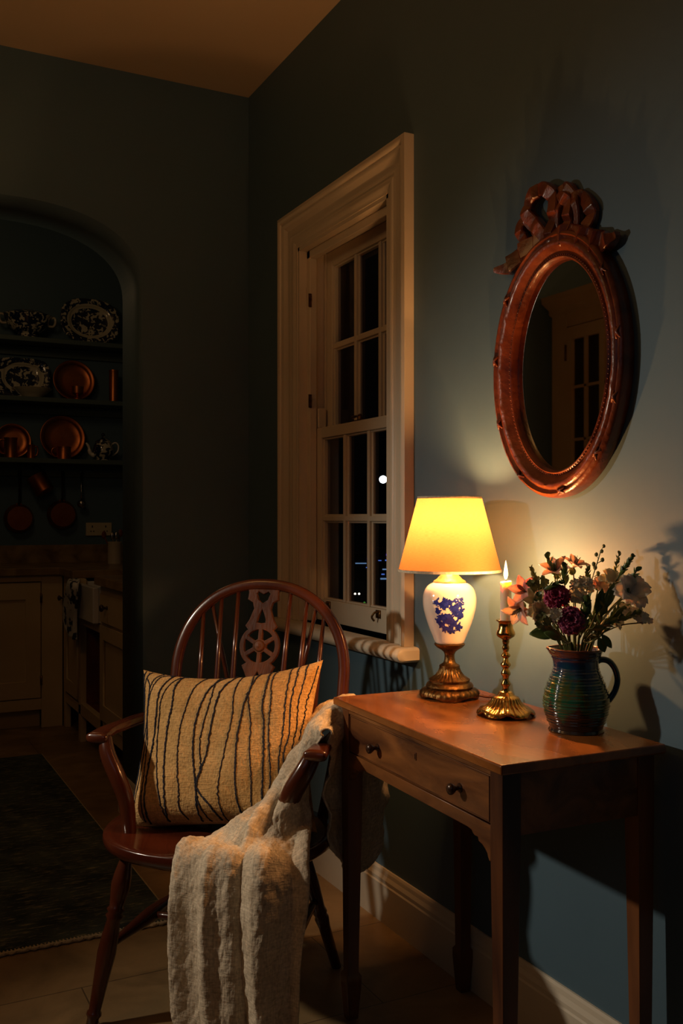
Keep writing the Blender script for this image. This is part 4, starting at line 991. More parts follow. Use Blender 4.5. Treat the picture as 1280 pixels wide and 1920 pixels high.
def cluster(px, py, D, w, h, n, lab, mt='floret', name='waxflower'):
    p = fpos(px, py, D); q = 1.87/FOC; t = thing(name, lab, 'flower', p, group=FG); pts = stem_to(p-Vector((0, 0, h*q*.5)), 1)
    m = MB().tube([v-p for v in pts], .0013, 6); f = MB(); tip = pts[-1]-p
    for k in range(n):
        a = random.uniform(0, 6.28); u = random.random()**.5
        c = Vector((math.cos(a)*u*w*q*.5*CS, -math.cos(a)*u*w*q*.5*SN, math.sin(a)*u*h*q*.5))+Vector((SN, CS, 0))*random.uniform(-.014, .014)
        if (p+c).x > WX-.01: c.x = WX-.01-p.x
        if k % 2 == 0: m.tube([tip, tip.lerp(c, .5)+Vector((0, 0, -.003)), c], .0006, 4)
        fd = (CAMD+Vector((random.uniform(-.6, .6), random.uniform(-.3, .3), random.uniform(-.4, .7)))).normalized(); A, B, _ = frame(fd)
        for j in range(5):
            tt = j*2*PI/5; rad = A*math.cos(tt)+B*math.sin(tt); petal_mesh(f, c, rad*.9+fd*.45, .0068, .0062, .5, 0, fd, .3, 1, 2, 2)
    m.build('stem', 'stem', t, smooth=True); f.build('florets', mt, t, smooth=True)
cluster(1092, 1100, 1.82, 44, 34, 34, 'cluster of small cream florets in the middle of the bouquet')
cluster(1078, 1118, 1.80, 30, 20, 18, 'smaller spray of cream florets right of the magenta carnation')
cluster(1182, 1146, 1.80, 44, 24, 34, 'cluster of small white florets hanging at the right over the handle')
cluster(1204, 1158, 1.79, 22, 18, 14, 'outermost tiny white florets at the right edge of the bouquet')
cluster(1041, 1155, 1.79, 16, 20, 14, 'small tight white spray left of the plum carnation')
cluster(1010, 1095, 1.86, 34, 24, 20, 'yellow green sprig of tiny flowers above the red pink flower', 'leaf_grey', 'filler_flower')
cluster(1016, 1165, 1.80, 20, 24, 14, 'pale green little flowers above the broad leaf', 'leaf_grey', 'filler_flower')
def budspike(px0, py0, px1, py1, D, n, bl, mt, lab, name='greenery_sprig', rnd=False):
    p = fpos(px1, py1, D); b = fpos(px0, py0, D); t = thing(name, lab, 'sprig', p, group='greenery in the glazed jug'); pts = stem_to(b, 2)
    pts = pts+[b.lerp(p, k/6)+Vector((0, 0, 0)) for k in range(1, 7)]
    m = MB().tube([v-p for v in pts], [.0015]*(len(pts)-6)+[.001]*6, 6); f = MB(); ax = (p-b).normalized(); A, B, _ = frame(ax)
    for k in range(n):
        tt = k/(n-1) if n > 1 else 1; c = b.lerp(p, tt)-p; a = k*2.4; rad = A*math.cos(a)+B*math.sin(a)
        if rnd:
            L_ = .010*(1.2-tt*.6); e = c+rad*L_+ax*L_*.7; m.tube([c, e], .0007, 4); f.ball(e+ax*.002, bl*(1.1-.35*tt), 8, 6, (1, 1, 1.25))
        else:
            petal_mesh(f, c, rad*.8+ax*.8, 1.3*bl*(1.2-.5*tt), bl*.75, -.5, 0, ax, .5, .1, 5, 3)
    m.build('stem', 'stem', t, smooth=True); f.build('leaves', mt, t, smooth=True)
budspike(1105, 1100, 1127, 1030, 1.86, 9, .0042, 'leaf_grey', 'tall sprig of round green buds at the top of the bouquet', 'bud_sprig', True)
budspike(1008, 1098, 996, 1066, 1.88, 16, .010, 'leaf_grey', 'yellow green bud spike at the top left of the bouquet', 'bud_spike')
budspike(1160, 1080, 1184, 1045, 1.82, 18, .011, 'leaf', 'dark green leafy spike at the top right of the bouquet')
budspike(1148, 1090, 1160, 1040, 1.86, 12, .010, 'leaf_grey', 'pale green leafy spike behind the dark spike at top right')
budspike(1040, 1085, 1028, 1046, 1.90, 8, .016, 'leaf', 'thin leaved green tip beside the top left pink flower')
budspike(1058, 1100, 1058, 1064, 1.84, 12, .014, 'leaf', 'dark leafy sprig in front of the top left pink flower')
budspike(1100, 1095, 1102, 1066, 1.84, 10, .011, 'leaf', 'short dark sprig above the middle floret cluster')
budspike(1165, 1120, 1192, 1072, 1.80, 9, .016, 'leaf', 'dark pointed leaves right behind the large white flower')
budspike(1020, 1105, 1050, 1092, 1.80, 10, .012, 'leaf', 'dark green sprig just above the magenta carnation')
budspike(1110, 1180, 1190, 1150, 1.78, 14, .015, 'leaf', 'leafy stem leaning out to the right over the handle')
budspike(1090, 1190, 1100, 1125, 1.78, 14, .018, 'leaf', 'upright dark sprig in the middle of the bouquet')
budspike(1120, 1195, 1136, 1120, 1.80, 14, .018, 'leaf', 'upright dark sprig under the cream bell shaped flower')
budspike(1040, 1190, 1012, 1120, 1.84, 14, .015, 'leaf', 'leafy sprig rising at the left behind the cream flowers')
budspike(1065, 1190, 1060, 1120, 1.84, 14, .015, 'leaf', 'leafy sprig between the two carnations')
budspike(1110, 1200, 1160, 1140, 1.84, 14, .018, 'leaf', 'dark sprig filling the right of the bouquet')
budspike(1095, 1195, 1120, 1140, 1.88, 14, .018, 'leaf', 'rear dark sprig between middle and right flowers')
def bigleaf(px, py, D, d, L_, W_, lab, up=(0, 0, 1), mt='leaf', curl=.5):
    p = fpos(px, py, D); t = thing('leafy_stem', lab, 'leaf', p, group='greenery in the glazed jug'); pts = stem_to(p, 0, 0)
    MB().tube([v-p for v in pts], .0014, 6).build('stem', 'stem', t, smooth=True); m = MB(); leafm(m, (0, 0, 0), d, L_, W_, up, curl); m.build('leaf', mt, t, smooth=True, solid=.0004)
rt = Vector((CS, -SN, 0)); fw = Vector((SN, CS, 0))
bigleaf(1046, 1188, 1.80, -rt*1+Vector((0, 0, .02)), .054, .030, 'broad dark green leaf at the lower left over the jug rim', Vector((0, 0, .7))-fw, curl=.15)
bigleaf(1052, 1200, 1.79, -rt*.6+Vector((0, 0, .35)), .035, .020, 'small dark leaf behind the broad leaf', Vector((0, 0, .7))-fw)
bigleaf(1122, 1196, 1.79, rt*.45+Vector((0, 0, -1)), .030, .018, 'jagged leaf hanging over the jug rim at the right', -fw, curl=.2)
bigleaf(1128, 1190, 1.79, rt*.6+Vector((0, 0, -.8)), .032, .014, 'second leaf hanging over the rim near the handle', -fw, curl=.2)
bigleaf(1118, 1150, 1.80, rt*.25+Vector((0, 0, 1)), .048, .018, 'upright blade leaf below the cream bell shaped flower', -fw, curl=.1)
bigleaf(1135, 1140, 1.79, rt*.35+Vector((0, 0, 1)), .050, .018, 'upright blade leaf left of the large white flower', -fw, curl=.1)
bigleaf(1148, 1160, 1.79, rt*.8+Vector((0, 0, .6)), .046, .016, 'slanting blade leaf under the large white flower', -fw, curl=.2)
bigleaf(1098, 1160, 1.78, rt*.1+Vector((0, 0, 1)), .045, .016, 'blade leaf right of the plum carnation', -fw, curl=.1)

# ================================================================== MIRROR
my, mz = 1.615, 1.474
mr = thing('oval_mirror', 'oval mirror in a carved red-brown wooden frame with ribbon crest', 'mirror', (WX, my, mz))
GA, GB = .157, .229       # glass half sizes
n = 128
path = [Vector((0, GA*math.cos(2*PI*i/n), GB*math.sin(2*PI*i/n))) for i in range(n)]
def ring_frame(mb, prof):
    rows = []
    for i in range(n):
        t = 2*PI*i/n; nd = Vector((0, math.cos(t)/GA, math.sin(t)/GB)).normalized()
        rows.append([path[i]+nd*q_[0]+Vector((-q_[1], 0, 0)) for q_ in prof(i)])
    mb.grid(rows, closed_u=True, closed_v=True)
def fprof(i):
    w = .0006*math.sin(i*2.9)+.0004*math.sin(i*1.3)
    return [(-.004, .004), (-.004, .020), (.000, .024), (.004, .022), (.006, .018), (.012, .022), (.021, .032+w), (.028, .036+w), (.034, .034), (.037, .030), (.039, .031), (.045, .036+w), (.050, .034), (.0535, .027), (.054, .012), (.052, .001), (.0, .001)]
m = MB(); ring_frame(m, fprof); m.build('frame', 'mirror_wood', mr, smooth=True, auto=50)
# beading inside, and crossed ribbon wraps on the outer moulding
m = MB()
for i in range(150):
    t = 2*PI*i/150; nd = Vector((0, math.cos(t)/GA, math.sin(t)/GB)).normalized(); c = Vector((-.0225, GA*math.cos(t), GB*math.sin(t)))+nd*.0045; m.ball(c, .0017, 6, 4)
m.build('beading', 'mirror_wood', mr, smooth=True)
for tdeg in (8, 40, 335, 300, 262, 228, 200, 172, 140):
    t = R(tdeg); nd = Vector((0, math.cos(t)/GA, math.sin(t)/GB)).normalized(); tg = Vector((0, -nd.z, nd.y)); c = Vector((-.0345, GA*math.cos(t), GB*math.sin(t)))+nd*.043; m = MB()
    for s in (-1, 1): m.tube(cr([c-tg*.012-nd*.006*s+Vector((.002, 0, 0)), c+Vector((-.003, 0, 0)), c+tg*.012+nd*.006*s+Vector((.002, 0, 0))], 5), [.0018+.0014*math.sin(PI*i/10) for i in range(11)], 6)
    m.build('carved_wrap', 'mirror_wood', mr, smooth=True)
MB().add([(-.006, (GA+.002)*math.cos(2*PI*i/96), (GB+.002)*math.sin(2*PI*i/96)) for i in range(96)], [tuple(range(96))]).build('mirror_glass', 'mirror_glass', mr)
def wl(zx, zy, x=WX-.03):
    p = atX(920+zx/4.923, 320+zy/4.923, x); return Vector((0, p.y-my, p.z-mz))
def ribbon(name, pts, w, th, off, pleat=.004, closed=False, nper=14, ph=0, wt=None):
    c = cr([wl(*p) for p in pts], nper, closed); N_ = len(c); m = MB()
    prof = [(-.5, 0), (-.5, .8), (-.43, 1.0), (0, 1.06), (.43, 1.0), (.5, .8), (.5, 0)]
    def fn(i, n_, b, nn):
        f = i/(n_-1); ww = w*(wt(f) if wt else 1)
        x = i*.040+ph; x -= math.floor(x); pl = pleat*(x/.7 if x < .7 else (1-x)/.3)
        return b*ww*(.94+.12*x), off+nn*(th+pl)
    m.sweep([Vector((0, p.y, p.z)) for p in c], prof, (-1, 0, 0), closed, fn)
    return m.build(name, 'mirror_wood', mr, smooth=True, auto=28)
ribbon('ribbon_loop', [(495, 650), (430, 540), (360, 460), (315, 390), (335, 280), (395, 195), (465, 160), (535, 215), (562, 330), (555, 450), (530, 560), (525, 650)], .030, .012, .014, pleat=.008)
ribbon('ribbon_loop', [(470, 620), (400, 560), (330, 500), (285, 440), (235, 490), (235, 580), (270, 660), (300, 730)], .026, .010, .008, pleat=.008, ph=1)
ribbon('ribbon_loop', [(530, 640), (560, 600), (570, 500), (590, 360), (615, 250), (665, 260), (690, 340), (685, 450), (660, 540), (610, 620)], .027, .012, .012, pleat=.008, ph=2)
ribbon('ribbon_loop', [(690, 560), (725, 440), (720, 300), (680, 210), (640, 170), (600, 200)], .034, .012, .006, pleat=.008, ph=.6)
ribbon('ribbon_loop', [(700, 270), (770, 230), (845, 310), (865, 400), (830, 500), (790, 560)], .029, .010, .004, pleat=.008, ph=1.4)
ribbon('ribbon_tail', [(450, 640), (375, 665), (300, 710), (230, 775), (170, 845), (110, 895), (30, 918)], .040, .010, .010, pleat=.012, ph=.3, wt=lambda f: 1.05-.75*max(0, f-.72)/.28)
ribbon('ribbon_tail', [(590, 615), (680, 590), (770, 600), (850, 625), (920, 645), (990, 655), (1060, 640), (1130, 570)], .046, .010, .012, pleat=.014, ph=1.3, wt=lambda f: 1.0-.78*max(0, f-.75)/.25)
m = MB().ball((-.022, wl(525, 620).y, wl(525, 620).z-.004), .016, 12, 8, (.7, 1, 1)); m.build('knot', 'mirror_wood', mr, smooth=True)

# ================================================================== WINDSOR CHAIR
CHX, CHY = .79, 2.17
ch = thing('windsor_armchair', 'dark wheel-back Windsor armchair with a pillow and a throw', 'chair', (CHX, CHY, 0), R(-45))
SZ = .418
def seat():
    n, m_ = 64, 12; rows = []
    def edge(t):
        c, s = math.cos(t), math.sin(t)
        x = .272*math.copysign(abs(c)**.80, c); y = (.205 if s > 0 else .245)*math.copysign(abs(s)**.85, s)
        if s > 0: x *= 1-.14*s
        return x, y
    top = []
    for i in range(m_+1):
        f = i/m_; row = []
        for k in range(n):
            x, y = edge(2*PI*k/n); xx, yy = x*f, y*f
            d = .012*(1-f**4)*(1-.45*max(0, -math.sin(2*PI*k/n))*f); d -= .006*math.exp(-(xx/.03)**2)*(1 if yy < -.08 else 0)*f
            row.append(Vector((xx, yy, SZ-d)))
        top.append(row)
    for (g, zz) in ((1.008, SZ-.004), (1.012, SZ-.012), (1.0, SZ-.024), (.95, SZ-.034), (.80, SZ-.036), (.02, SZ-.036)):
        top.append([Vector((edge(2*PI*k/n)[0]*g, edge(2*PI*k/n)[1]*g, zz)) for k in range(n)])
    return MB().grid(top, closed_v=True)
seat().build('seat', 'seat_wood', ch, smooth=True)
LEGP = [(0, .013), (.06, .0135), (.075, .0175), (.09, .0165), (.10, .0135), (.25, .0170), (.42, .0215), (.52, .0190), (.60, .0150), (.625, .0205), (.64, .0150), (.66, .0210), (.675, .0155), (.74, .0195), (.80, .0225), (.86, .0200), (.94, .0140), (1, .0125)]
LEGB = [(0, .0125), (.30, .0150), (.36, .0185), (.38, .0150), (.40, .0185), (.43, .0155), (.60, .0195), (.80, .0185), (1, .0140)]
FEET = {(-1, -1): (-.228, -.212), (1, -1): (.215, -.222), (-1, 1): (-.215, .208), (1, 1): (.205, .238)}
TOPS = {(-1, -1): (-.170, -.150), (1, -1): (.170, -.150), (-1, 1): (-.135, .120), (1, 1): (.135, .120)}
def legpt(s, z_):
    a, b = FEET[s], TOPS[s]; f = z_/(SZ-.03); return Vector((a[0]+(b[0]-a[0])*f, a[1]+(b[1]-a[1])*f, z_))
for s in FEET:
    MB().turned(legpt(s, 0), legpt(s, SZ-.028), LEGP if s[1] < 0 else LEGB, 20).build('leg', 'chair_wood', ch, smooth=True)
SW = [(0, .008), (.12, .010), (.40, .0175), (.5, .0195), (.60, .0175), (.88, .010), (1, .008)]
mids = []
for sx in (-1, 1):
    a, b = legpt((sx, -1), .175), legpt((sx, 1), .190)
    MB().turned(a, b, SW, 16).build('side_stretcher', 'chair_wood', ch, smooth=True); mids.append(a.lerp(b, .5))
MB().turned(mids[0], mids[1], [(0, .008), (.1, .0095), (.4, .013), (.5, .0145), (.6, .013), (.9, .0095), (1, .008)], 16).build('cross_stretcher', 'chair_wood', ch, smooth=True)
# arm bow
AZ_ = .635
arm = cr([(-.272, -.125, AZ_-.006), (-.275, -.07, AZ_), (-.276, -.01, AZ_), (-.266, .08, AZ_+.002), (-.228, .170, AZ_+.003), (-.14, .235, AZ_+.004), (0, .255, AZ_+.005), (.14, .235, AZ_+.004), (.228, .170, AZ_+.003), (.262, .08, AZ_+.002), (.270, -.01, AZ_), (.272, -.07, AZ_), (.274, -.125, AZ_-.006)], 7)
NA = len(arm)
def armfn(i, n_, b, nn):
    f = min(i, n_-1-i)/(n_-1); w = 1.30-.45*min(1, f/.12) if f < .12 else .85
    if i in (0, n_-1): w *= .80; nn *= .7
    return b*w, nn
rp = [(.022*math.copysign(abs(math.cos(t))**.7, math.cos(t)), .0125*math.copysign(abs(math.sin(t))**.7, math.sin(t))) for t in [2*PI*k/16 for k in range(16)]]
MB().sweep(arm, rp, (0, 0, 1), False, armfn).build('arm_bow', 'chair_wood', ch, smooth=True, auto=60)
for sx in (-1, 1):
    pts = cr([(sx*.262, -.098, AZ_-.008), (sx*.246, -.112, AZ_-.045), (sx*.218, -.116, AZ_-.095), (sx*.200, -.108, AZ_-.150), (sx*.196, -.100, SZ-.014)], 6)
    MB().tube(pts, [.0155+.004*math.sin(PI*i/24) for i in range(25)], 14, flat=1.25).build('arm_support', 'chair_wood', ch, smooth=True)
# back bow: leans back
LEAN = .22
def back(x, z_): return Vector((x-.006, .150+(z_-SZ)*LEAN, z_))
BW, BZc, BTOP = .236, .745, .972
bow = [back(-.205, SZ-.01), back(-.222, .52), back(-.234, .64)]
bow += [back(-BW*math.copysign(abs(math.cos(t))**.92, math.cos(t)), BZc+(BTOP-BZc)*abs(math.sin(t))**.95) for t in [PI*k/28 for k in range(29)]]
bow += [back(.234, .64), back(.222, .52), back(.205, SZ-.01)]
bow = cr(bow, 3)
bn = Vector((0, -1, LEAN)).normalized()
MB().sweep(bow, [(.0145*math.copysign(abs(math.cos(t))**.75, math.cos(t)), .0115*math.copysign(abs(math.sin(t))**.75, math.sin(t))) for t in [2*PI*k/14 for k in range(14)]], bn).build('back_bow', 'chair_wood', ch, smooth=True, auto=60)
def bowz(x):
    c = min(1, abs(x)/BW)**(1/.92); return BZc+(BTOP-BZc)*math.sqrt(1-c*c)**.95
for x0, x1 in ((-.165, -.172), (-.115, -.122), (-.068, -.075), (.068, .075), (.115, .122), (.165, .172)):
    a, b = back(x0*.92, SZ-.005), back(x1, bowz(x1)-.006)
    MB().turned(a, b, [(0, .0065), (.3, .0078), (.45, .0085), (.7, .0068), (1, .0052)], 10).build('spindle', 'chair_wood', ch, smooth=True)
for sx in (-1, 1):
    a, b = Vector((sx*.03, .245, SZ-.02)), back(sx*.150, bowz(.150)-.004)
    MB().turned(a, b, [(0, .0065), (.4, .0080), (.7, .0065), (1, .005)], 10).build('brace_spindle', 'chair_wood', ch, smooth=True)
MB().box((-.045, .18, SZ-.036), (.045, .262, SZ-.012)).build('brace_block', 'seat_wood', ch, bevel=.008)
# pierced wheel splat
WC_ = .812
half = [(.045, .150), (.042, .141), (.044, .122), (.029, .114), (.024, .098), (.035, .068), (.045, .052), (.036, .042)]
low_ = [(.034, -.044), (.046, -.052), (.038, -.068), (.030, -.085), (.026, -.12), (.034, -.17), (.042, -.22), (.036, -.30), (.034, -.39)]
rw = .0565
a0 = math.atan2(.042, .036); arcR = [(rw*math.cos(t), rw*math.sin(t)) for t in [a0-(a0+math.atan2(.044, .034))*k/20 for k in range(1, 20)]]
right = half+arcR+low_
outl = right+[(-x_, z_) for x_, z_ in reversed(right)]
holes = []
for k in range(6):
    t0 = R(90+60*k); t1 = t0+R(60); g0 = .13; P_ = []
    for j in range(9): t = t0+g0*1.05+(t1-t0-2.1*g0)*j/8; P_.append((.043*math.cos(t), .043*math.sin(t)))
    for j in range(5): t = t1-g0*2.4-(t1-t0-4.8*g0)*j/4; P_.append((.019*math.cos(t), .019*math.sin(t)))
    holes.append(P_[::-1])
holes.append([(.0, .113), (-.013, .122), (-.019, .138), (-.014, .143), (0, .136), (.014, .143), (.019, .138), (.013, .122)])
holes.append([(0, .096), (-.006, .084), (-.011, .070), (-.012, .062), (0, .060), (.012, .062), (.011, .070), (.006, .084)][::-1])
holes.append([(0, -.066), (-.007, -.080), (-.013, -.100), (0, -.116), (.013, -.100), (.007, -.080)][::-1])
up_ = Vector((0, LEAN, 1)).normalized()
o_ = back(0, WC_)
plate('wheel_splat', [outl]+holes, .011, 'splat_wood', ch, XYZ((1, 0, 0), tuple(up_), tuple(bn), tuple(o_)), bevel=.002)
MB().lathe([(.015, 0), (.015, .002), (.011, .004), (.009, .0035), (.004, .006), (.001, .0065)], o_+bn*.005, 24, axis=bn).build('wheel_hub', 'splat_wood', ch, smooth=True)

# ================================================================== CUSHION
cu = thing('cushion', 'square ochre woven cushion with wavy dark lines on the chair seat', 'cushion', (CHX, CHY, 0), R(-45))
CW, CH_, CT = .246, .192, .078
cc = Vector((-.014, .035, .587)); cdir_up = Vector((-.10, .40, 1)).normalized(); cn = Vector((-.03, -1, .397)).normalized(); cxx = cdir_up.cross(cn).normalized()*1
if cxx.x < 0: cxx = -cxx
def cush(u, v, side):
    """u, v in -1..1"""
    ex = 1-.125*(1-v*v)*abs(u)**2; ey = 1-.10*(1-u*u)*abs(v)**2
    t = ((1-u**4)*(1-v**4)); t = max(t, 0)**.55
    x = u*CW*ex; y = v*CH_*ey
    if v > 0: y += .016*u*u*v
    th = CT*t*(1-.15*v)
    n_ = noise.noise(Vector((u*2.1, v*2.1, side*5)))*.010*t+noise.noise(Vector((u*6, v*6, side*3+9)))*.0025*t
    return cc+cxx*x+cdir_up*y+cn*(side*(th+n_))
N_ = 96; vs, fs, uvs = [], [], []
for side in (1, -1):
    for i in range(N_+1):
        for j in range(N_+1):
            u, v = -1+2*j/N_, -1+2*i/N_
            u, v = math.sin(u*PI/2), math.sin(v*PI/2)
            vs.append(cush(u, v, side)); uvs.append((u*.5+.5, v*.5+.5))
    b_ = (0 if side == 1 else (N_+1)**2)
    for i in range(N_):
        for j in range(N_):
            a = b_+i*(N_+1)+j; fs.append((a, a+1, a+N_+2, a+N_+1))
MB().add(vs, fs).build('cover', 'cushion_fabric', cu, smooth=True, uvfn=uvs)
# the drawn lines: (u, v) measured on the photograph in the crop 2.56 x
def cuv(zx, zy):
    """crop pixel -> cushion u,v through its four seen corners"""
    TL, TR, BL, BR = (285, 448), (1132, 452), (262, 1190), (1085, 1205)
    v = 0; u = 0
    for _ in range(12):
        f = (v+1)/2
        xl = BL[0]+(TL[0]-BL[0])*f+38*(1-v*v)+14; xr = BR[0]+(TR[0]-BR[0])*f-30*(1-v*v)-10
        u = (zx-xl)/(xr-xl)*2-1
        yt = 450+62*(1-u*u); yb = 1205
        v = 1-(zy-yt)/(yb-yt)*2
    return max(-.985, min(.985, u)), max(-.985, min(.985, v))
LN = [
 [(300, 470), (325, 580), (345, 700), (345, 850), (352, 930), (330, 1060), (300, 1130), (262, 1180)],
 [(318, 450), (300, 520), (330, 610), (350, 760), (345, 900), (330, 980), (345, 1060), (300, 1180)],
 [(345, 475), (335, 530), (345, 620), (345, 700), (350, 860)],
 [(355, 465), (340, 500), (375, 560), (380, 700), (360, 820), (350, 900)],
 [(412, 470), (385, 520), (378, 600), (382, 700), (398, 820), (402, 920), (400, 1040), (395, 1180)],
 [(470, 485), (420, 500), (400, 540), (385, 620), (385, 700)],
 [(468, 490), (450, 560), (440, 620), (440, 800), (430, 900), (420, 1020), (412, 1190)],
 [(540, 500), (500, 520), (470, 590), (458, 660), (462, 830), (478, 980), (490, 1120), (495, 1190)],
 [(515, 495), (512, 580), (520, 660), (510, 760), (508, 900), (512, 1020), (505, 1130), (492, 1185)],
 [(630, 505), (605, 580), (590, 660), (572, 760), (568, 860), (568, 960), (572, 1060), (562, 1130), (578, 1185)],
 [(715, 520), (680, 570), (650, 660), (632, 760), (630, 900), (640, 1010), (640, 1100), (630, 1195)],
 [(690, 515), (685, 560), (685, 640), (665, 760), (655, 860), (660, 960), (640, 1030), (650, 1120), (665, 1195)],
 [(765, 515), (720, 620), (700, 740), (685, 880), (665, 960), (645, 1040), (690, 1120), (715, 1190)],
 [(795, 510), (780, 620), (775, 760), (755, 880), (735, 1010), (730, 1100), (735, 1195)],
 [(838, 505), (845, 570), (840, 660), (850, 760), (852, 880), (860, 980), (858, 1060)],
 [(866, 500), (845, 600), (820, 700), (802, 830), (800, 960), (800, 1080), (810, 1170)],
 [(915, 490), (910, 600), (900, 680), (905, 800), (908, 900), (905, 1000)],
 [(942, 485), (930, 560), (935, 660), (925, 760), (930, 880), (935, 960)],
 [(1005, 470), (1000, 580), (992, 700), (985, 800), (970, 900)],
 [(1035, 465), (1030, 560), (1015, 680), (1010, 800), (990, 880)],
 [(1070, 458), (1062, 560), (1045, 660), (1040, 760), (1025, 840)],
 [(1115, 478), (1100, 560), (1075, 640), (1065, 720), (1050, 800)]]
m = MB(); random.seed(3)
for k, ln in enumerate(LN):
    uvl = [cuv(*p) for p in ln]
    if uvl[-1][1] > -.9: uvl += [(uvl[-1][0]-.01, (uvl[-1][1]-.97)/2), (uvl[-1][0]-.02, -.97)]
    c = cr([(*p, 0) for p in uvl], 18); pts = [];
    for i, p in enumerate(c):
        jx = .010*noise.noise(Vector((i*.35, k*7, 0)))+.006*noise.noise(Vector((i*1.1, k*5, 4)))
        u = max(-.985, min(.985, p.x+jx)); pts.append(cush(u, p.y, 1)+cn*.0004)
    rr_ = (.0031 if k in (8, 10, 15, 16, 6, 12) else .0022)
    m.tube(pts, [rr_*(.65+.9*abs(noise.noise(Vector((i*1.7, k*3, 1))))) for i in range(len(pts))], 6)
m.build('yarn_lines', 'yarn', cu, smooth=True)

# ================================================================== THROW
th = thing('throw_blanket', 'crumpled beige linen throw draped over the right chair arm and seat', 'blanket', (CHX, CHY, 0), R(-45))
def L3(x, y, z_): return Vector((x, y, z_))
rows = [
 [L3(.276, -.030, .400), L3(.283, .035, .335), L3(.310, .100, .300), L3(.334, .165, .325), L3(.340, .225, .400)],
 [L3(.280, -.045, .480), L3(.288, .040, .440), L3(.322, .100, .420), L3(.345, .165, .435), L3(.344, .225, .480)],
 [L3(.284, -.060, .580), L3(.290, .035, .575), L3(.326, .090, .570), L3(.342, .160, .580), L3(.330, .225, .590)],
 [L3(.292, -.075, .672), L3(.300, .010, .690), L3(.304, .075, .702), L3(.292, .140, .706), L3(.268, .200, .694)],
 [L3(.262, -.090, .676), L3(.250, -.040, .690), L3(.240, .030, .700), L3(.218, .090, .696), L3(.195, .150, .680)],
 [L3(.254, -.078, .600), L3(.216, -.092, .605), L3(.192, -.040, .610), L3(.172, .005, .600), L3(.155, .040, .580)],
 [L3(.248, -.078, .530), L3(.206, -.130, .530), L3(.168, -.140, .520), L3(.138, -.105, .505), L3(.112, -.075, .490)],
 [L3(.254, -.092, .468), L3(.212, -.190, .470), L3(.152, -.215, .466), L3(.092, -.180, .455), L3(.040, -.140, .446)],
 [L3(.286, -.200, .436), L3(.225, -.262, .444), L3(.150, -.272, .444), L3(.075, -.264, .444), L3(.008, -.225, .440)],
 [L3(.300, -.240, .370), L3(.230, -.288, .365), L3(.155, -.298, .365), L3(.080, -.292, .365), L3(.012, -.272, .370)],
 [L3(.292, -.262, .250), L3(.230, -.298, .240), L3(.160, -.308, .240), L3(.085, -.305, .240), L3(.016, -.288, .250)],
 [L3(.290, -.270, .130), L3(.232, -.303, .120), L3(.165, -.313, .120), L3(.090, -.315, .125), L3(.024, -.300, .140)],
 [L3(.285, -.275, .030), L3(.235, -.308, .020), L3(.170, -.318, .025), L3(.100, -.320, .065), L3(.030, -.308, .105)]]
def crease(x): x = x-math.floor(x); return (x/.30 if x < .30 else (1-x)/.70)**1.3     # asymmetric soft pleat
def fold(u, v, p):
    a = min(1, max(0, (u-.56)/.10)); c = 1-a
    w1 = v+.05*math.sin(u*7)+.03*noise.noise(Vector((u*4, v*3, 5)))
    f = a*(.025*crease(w1*3.0+.10)-.012+.005*math.sin(v*PI*9+u*4)+.007*noise.noise(Vector((v*5, u*5, 2))))
    f += c*(.020*noise.noise(p*13+Vector((3, 1, 7)))+.012*noise.noise(Vector((u*16, v*4, 2))))
    w2 = v*2.4+u*3.2+.35*noise.noise(Vector((u*5, v*4, 9)))
    f += c*(.020*crease(w2)-.006)*(1 if u > .30 else u/.30)
    if .16 < u < .42: f = max(f, -.004)
    f += (.0045*c+.0022*a)*noise.noise(p*34)+.0022*noise.noise(Vector((p.x*95, p.y*95, p.z*50)))+.0012*noise.noise(p*190)
    return f
mb, uv = cloth(rows, 300, 160, fold, (.5, 1.6))
VN = len(mb.v)
mb.build('cloth', 'linen', th, smooth=True, solid=.004, uvfn=uv)
# fringe at the lower hem
nc = len([1 for _ in cr(rows[0], 40)]); hem = mb.v[VN-nc:]
m = MB(); random.seed(9)
for i in range(0, nc, 2):
    p = hem[i]; L_ = random.uniform(.018, .038)
    if p.z-L_ < .004: L_ = max(.004, p.z-.004)
    d = Vector((random.uniform(-.35, .35), random.uniform(-.3, .3), -1)); q_ = p+d*L_*.5+Vector((random.uniform(-.004, .004), 0, 0))
    m.tube([p, q_, p+d*L_+Vector((random.uniform(-.008, .008), random.uniform(-.006, .006), 0))], .0008, 4)
m.build('fringe', 'linen', th, smooth=True)

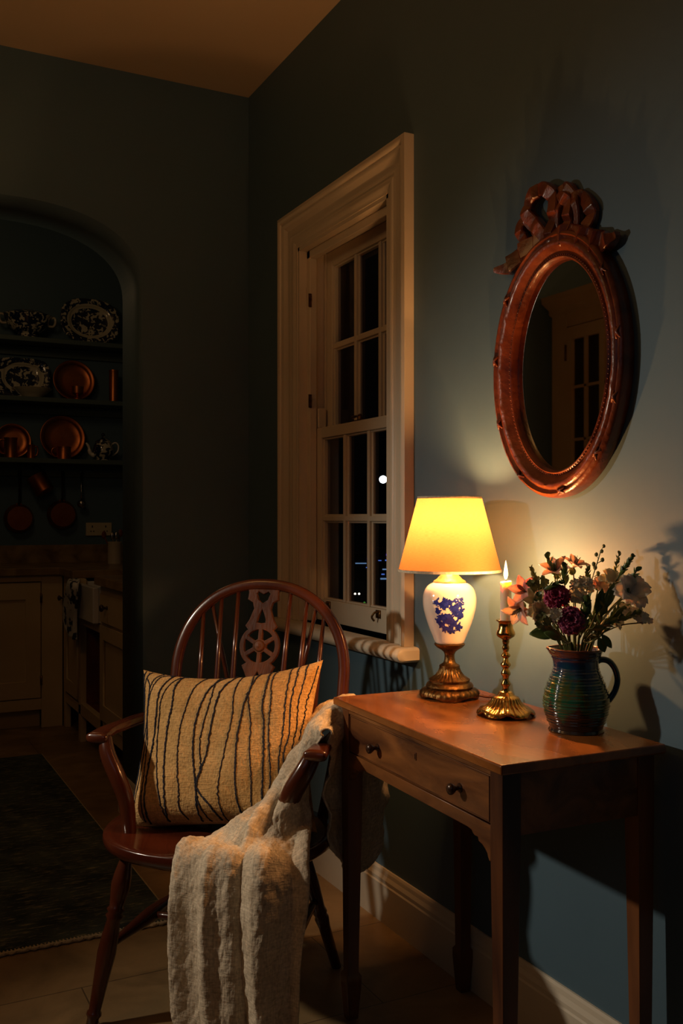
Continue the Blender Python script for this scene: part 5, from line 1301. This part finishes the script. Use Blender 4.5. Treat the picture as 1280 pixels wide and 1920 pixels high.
# ================================================================== LIGHTS
def lamp(name, kind, loc, e, col, size=.05, **kw):
    l = bpy.data.lights.new(name, kind); l.energy = e; l.color = col
    if kind == 'AREA': l.size = size
    else: l.shadow_soft_size = size
    for k_, v_ in kw.items(): setattr(l, k_, v_)
    o = bpy.data.objects.new(name, l); C.objects.link(o); o.location = loc; return o
lamp('bulb_light', 'POINT', (LX, LY, TZ+.400), 11.0, (1, .45, .15), .032)
lamp('candle_light', 'POINT', FL, 7, (1, .42, .13), .006)
kl = lamp('hall_light', 'SPOT', (-.62, 2.45, 1.45), 54, (1, .84, .66), .035, spot_size=R(88), spot_blend=1.0)
kl.rotation_euler = (Vector((1.30, 1.30, .45))-kl.location).to_track_quat('-Z', 'Y').to_euler()
al = lamp('room_fill', 'AREA', (-1.2, -.6, 2.3), 1.2, (.50, .76, 1), 1.6)
al.rotation_euler = (Vector((.9, 2.2, 1.2))-al.location).to_track_quat('-Z', 'Y').to_euler()
lamp('warm_fill', 'POINT', (-.45, 2.05, 2.25), 6.0, (1, .48, .14), .22)  # unseen warm fill added to tint window, arch wall and ceiling
kk = lamp('kitchen_glow', 'POINT', (.42, 4.5, 2.45), 2.4, (1, .62, .30), .15)  # unseen fill added to brighten the kitchen cabinets and copper

w = bpy.data.worlds.new('night'); bpy.context.scene.world = w; w.use_nodes = True
w.node_tree.nodes['Background'].inputs[0].default_value = (.25, .45, 1, 1); w.node_tree.nodes['Background'].inputs[1].default_value = .0002

cam = bpy.data.cameras.new('camera'); co = bpy.data.objects.new('camera', cam); C.objects.link(co)
co.location = (0, 0, EYE); co.rotation_euler = (PI/2, 0, -YAW)
cam.sensor_fit = 'VERTICAL'; cam.sensor_height = 36; cam.lens = FOC/1920*36; cam.shift_y = 10/1920; cam.clip_start = .02; cam.clip_end = 600
sc = bpy.context.scene; sc.camera = co
sc.view_settings.view_transform = 'Standard'; sc.view_settings.look = 'None'; sc.view_settings.exposure = 0; sc.view_settings.gamma = 1
sc.cycles.max_bounces = 8; sc.cycles.diffuse_bounces = 5; sc.cycles.glossy_bounces = 4; sc.cycles.transparent_max_bounces = 12
sc.cycles.use_denoising = True; sc.cycles.sample_clamp_indirect = 4
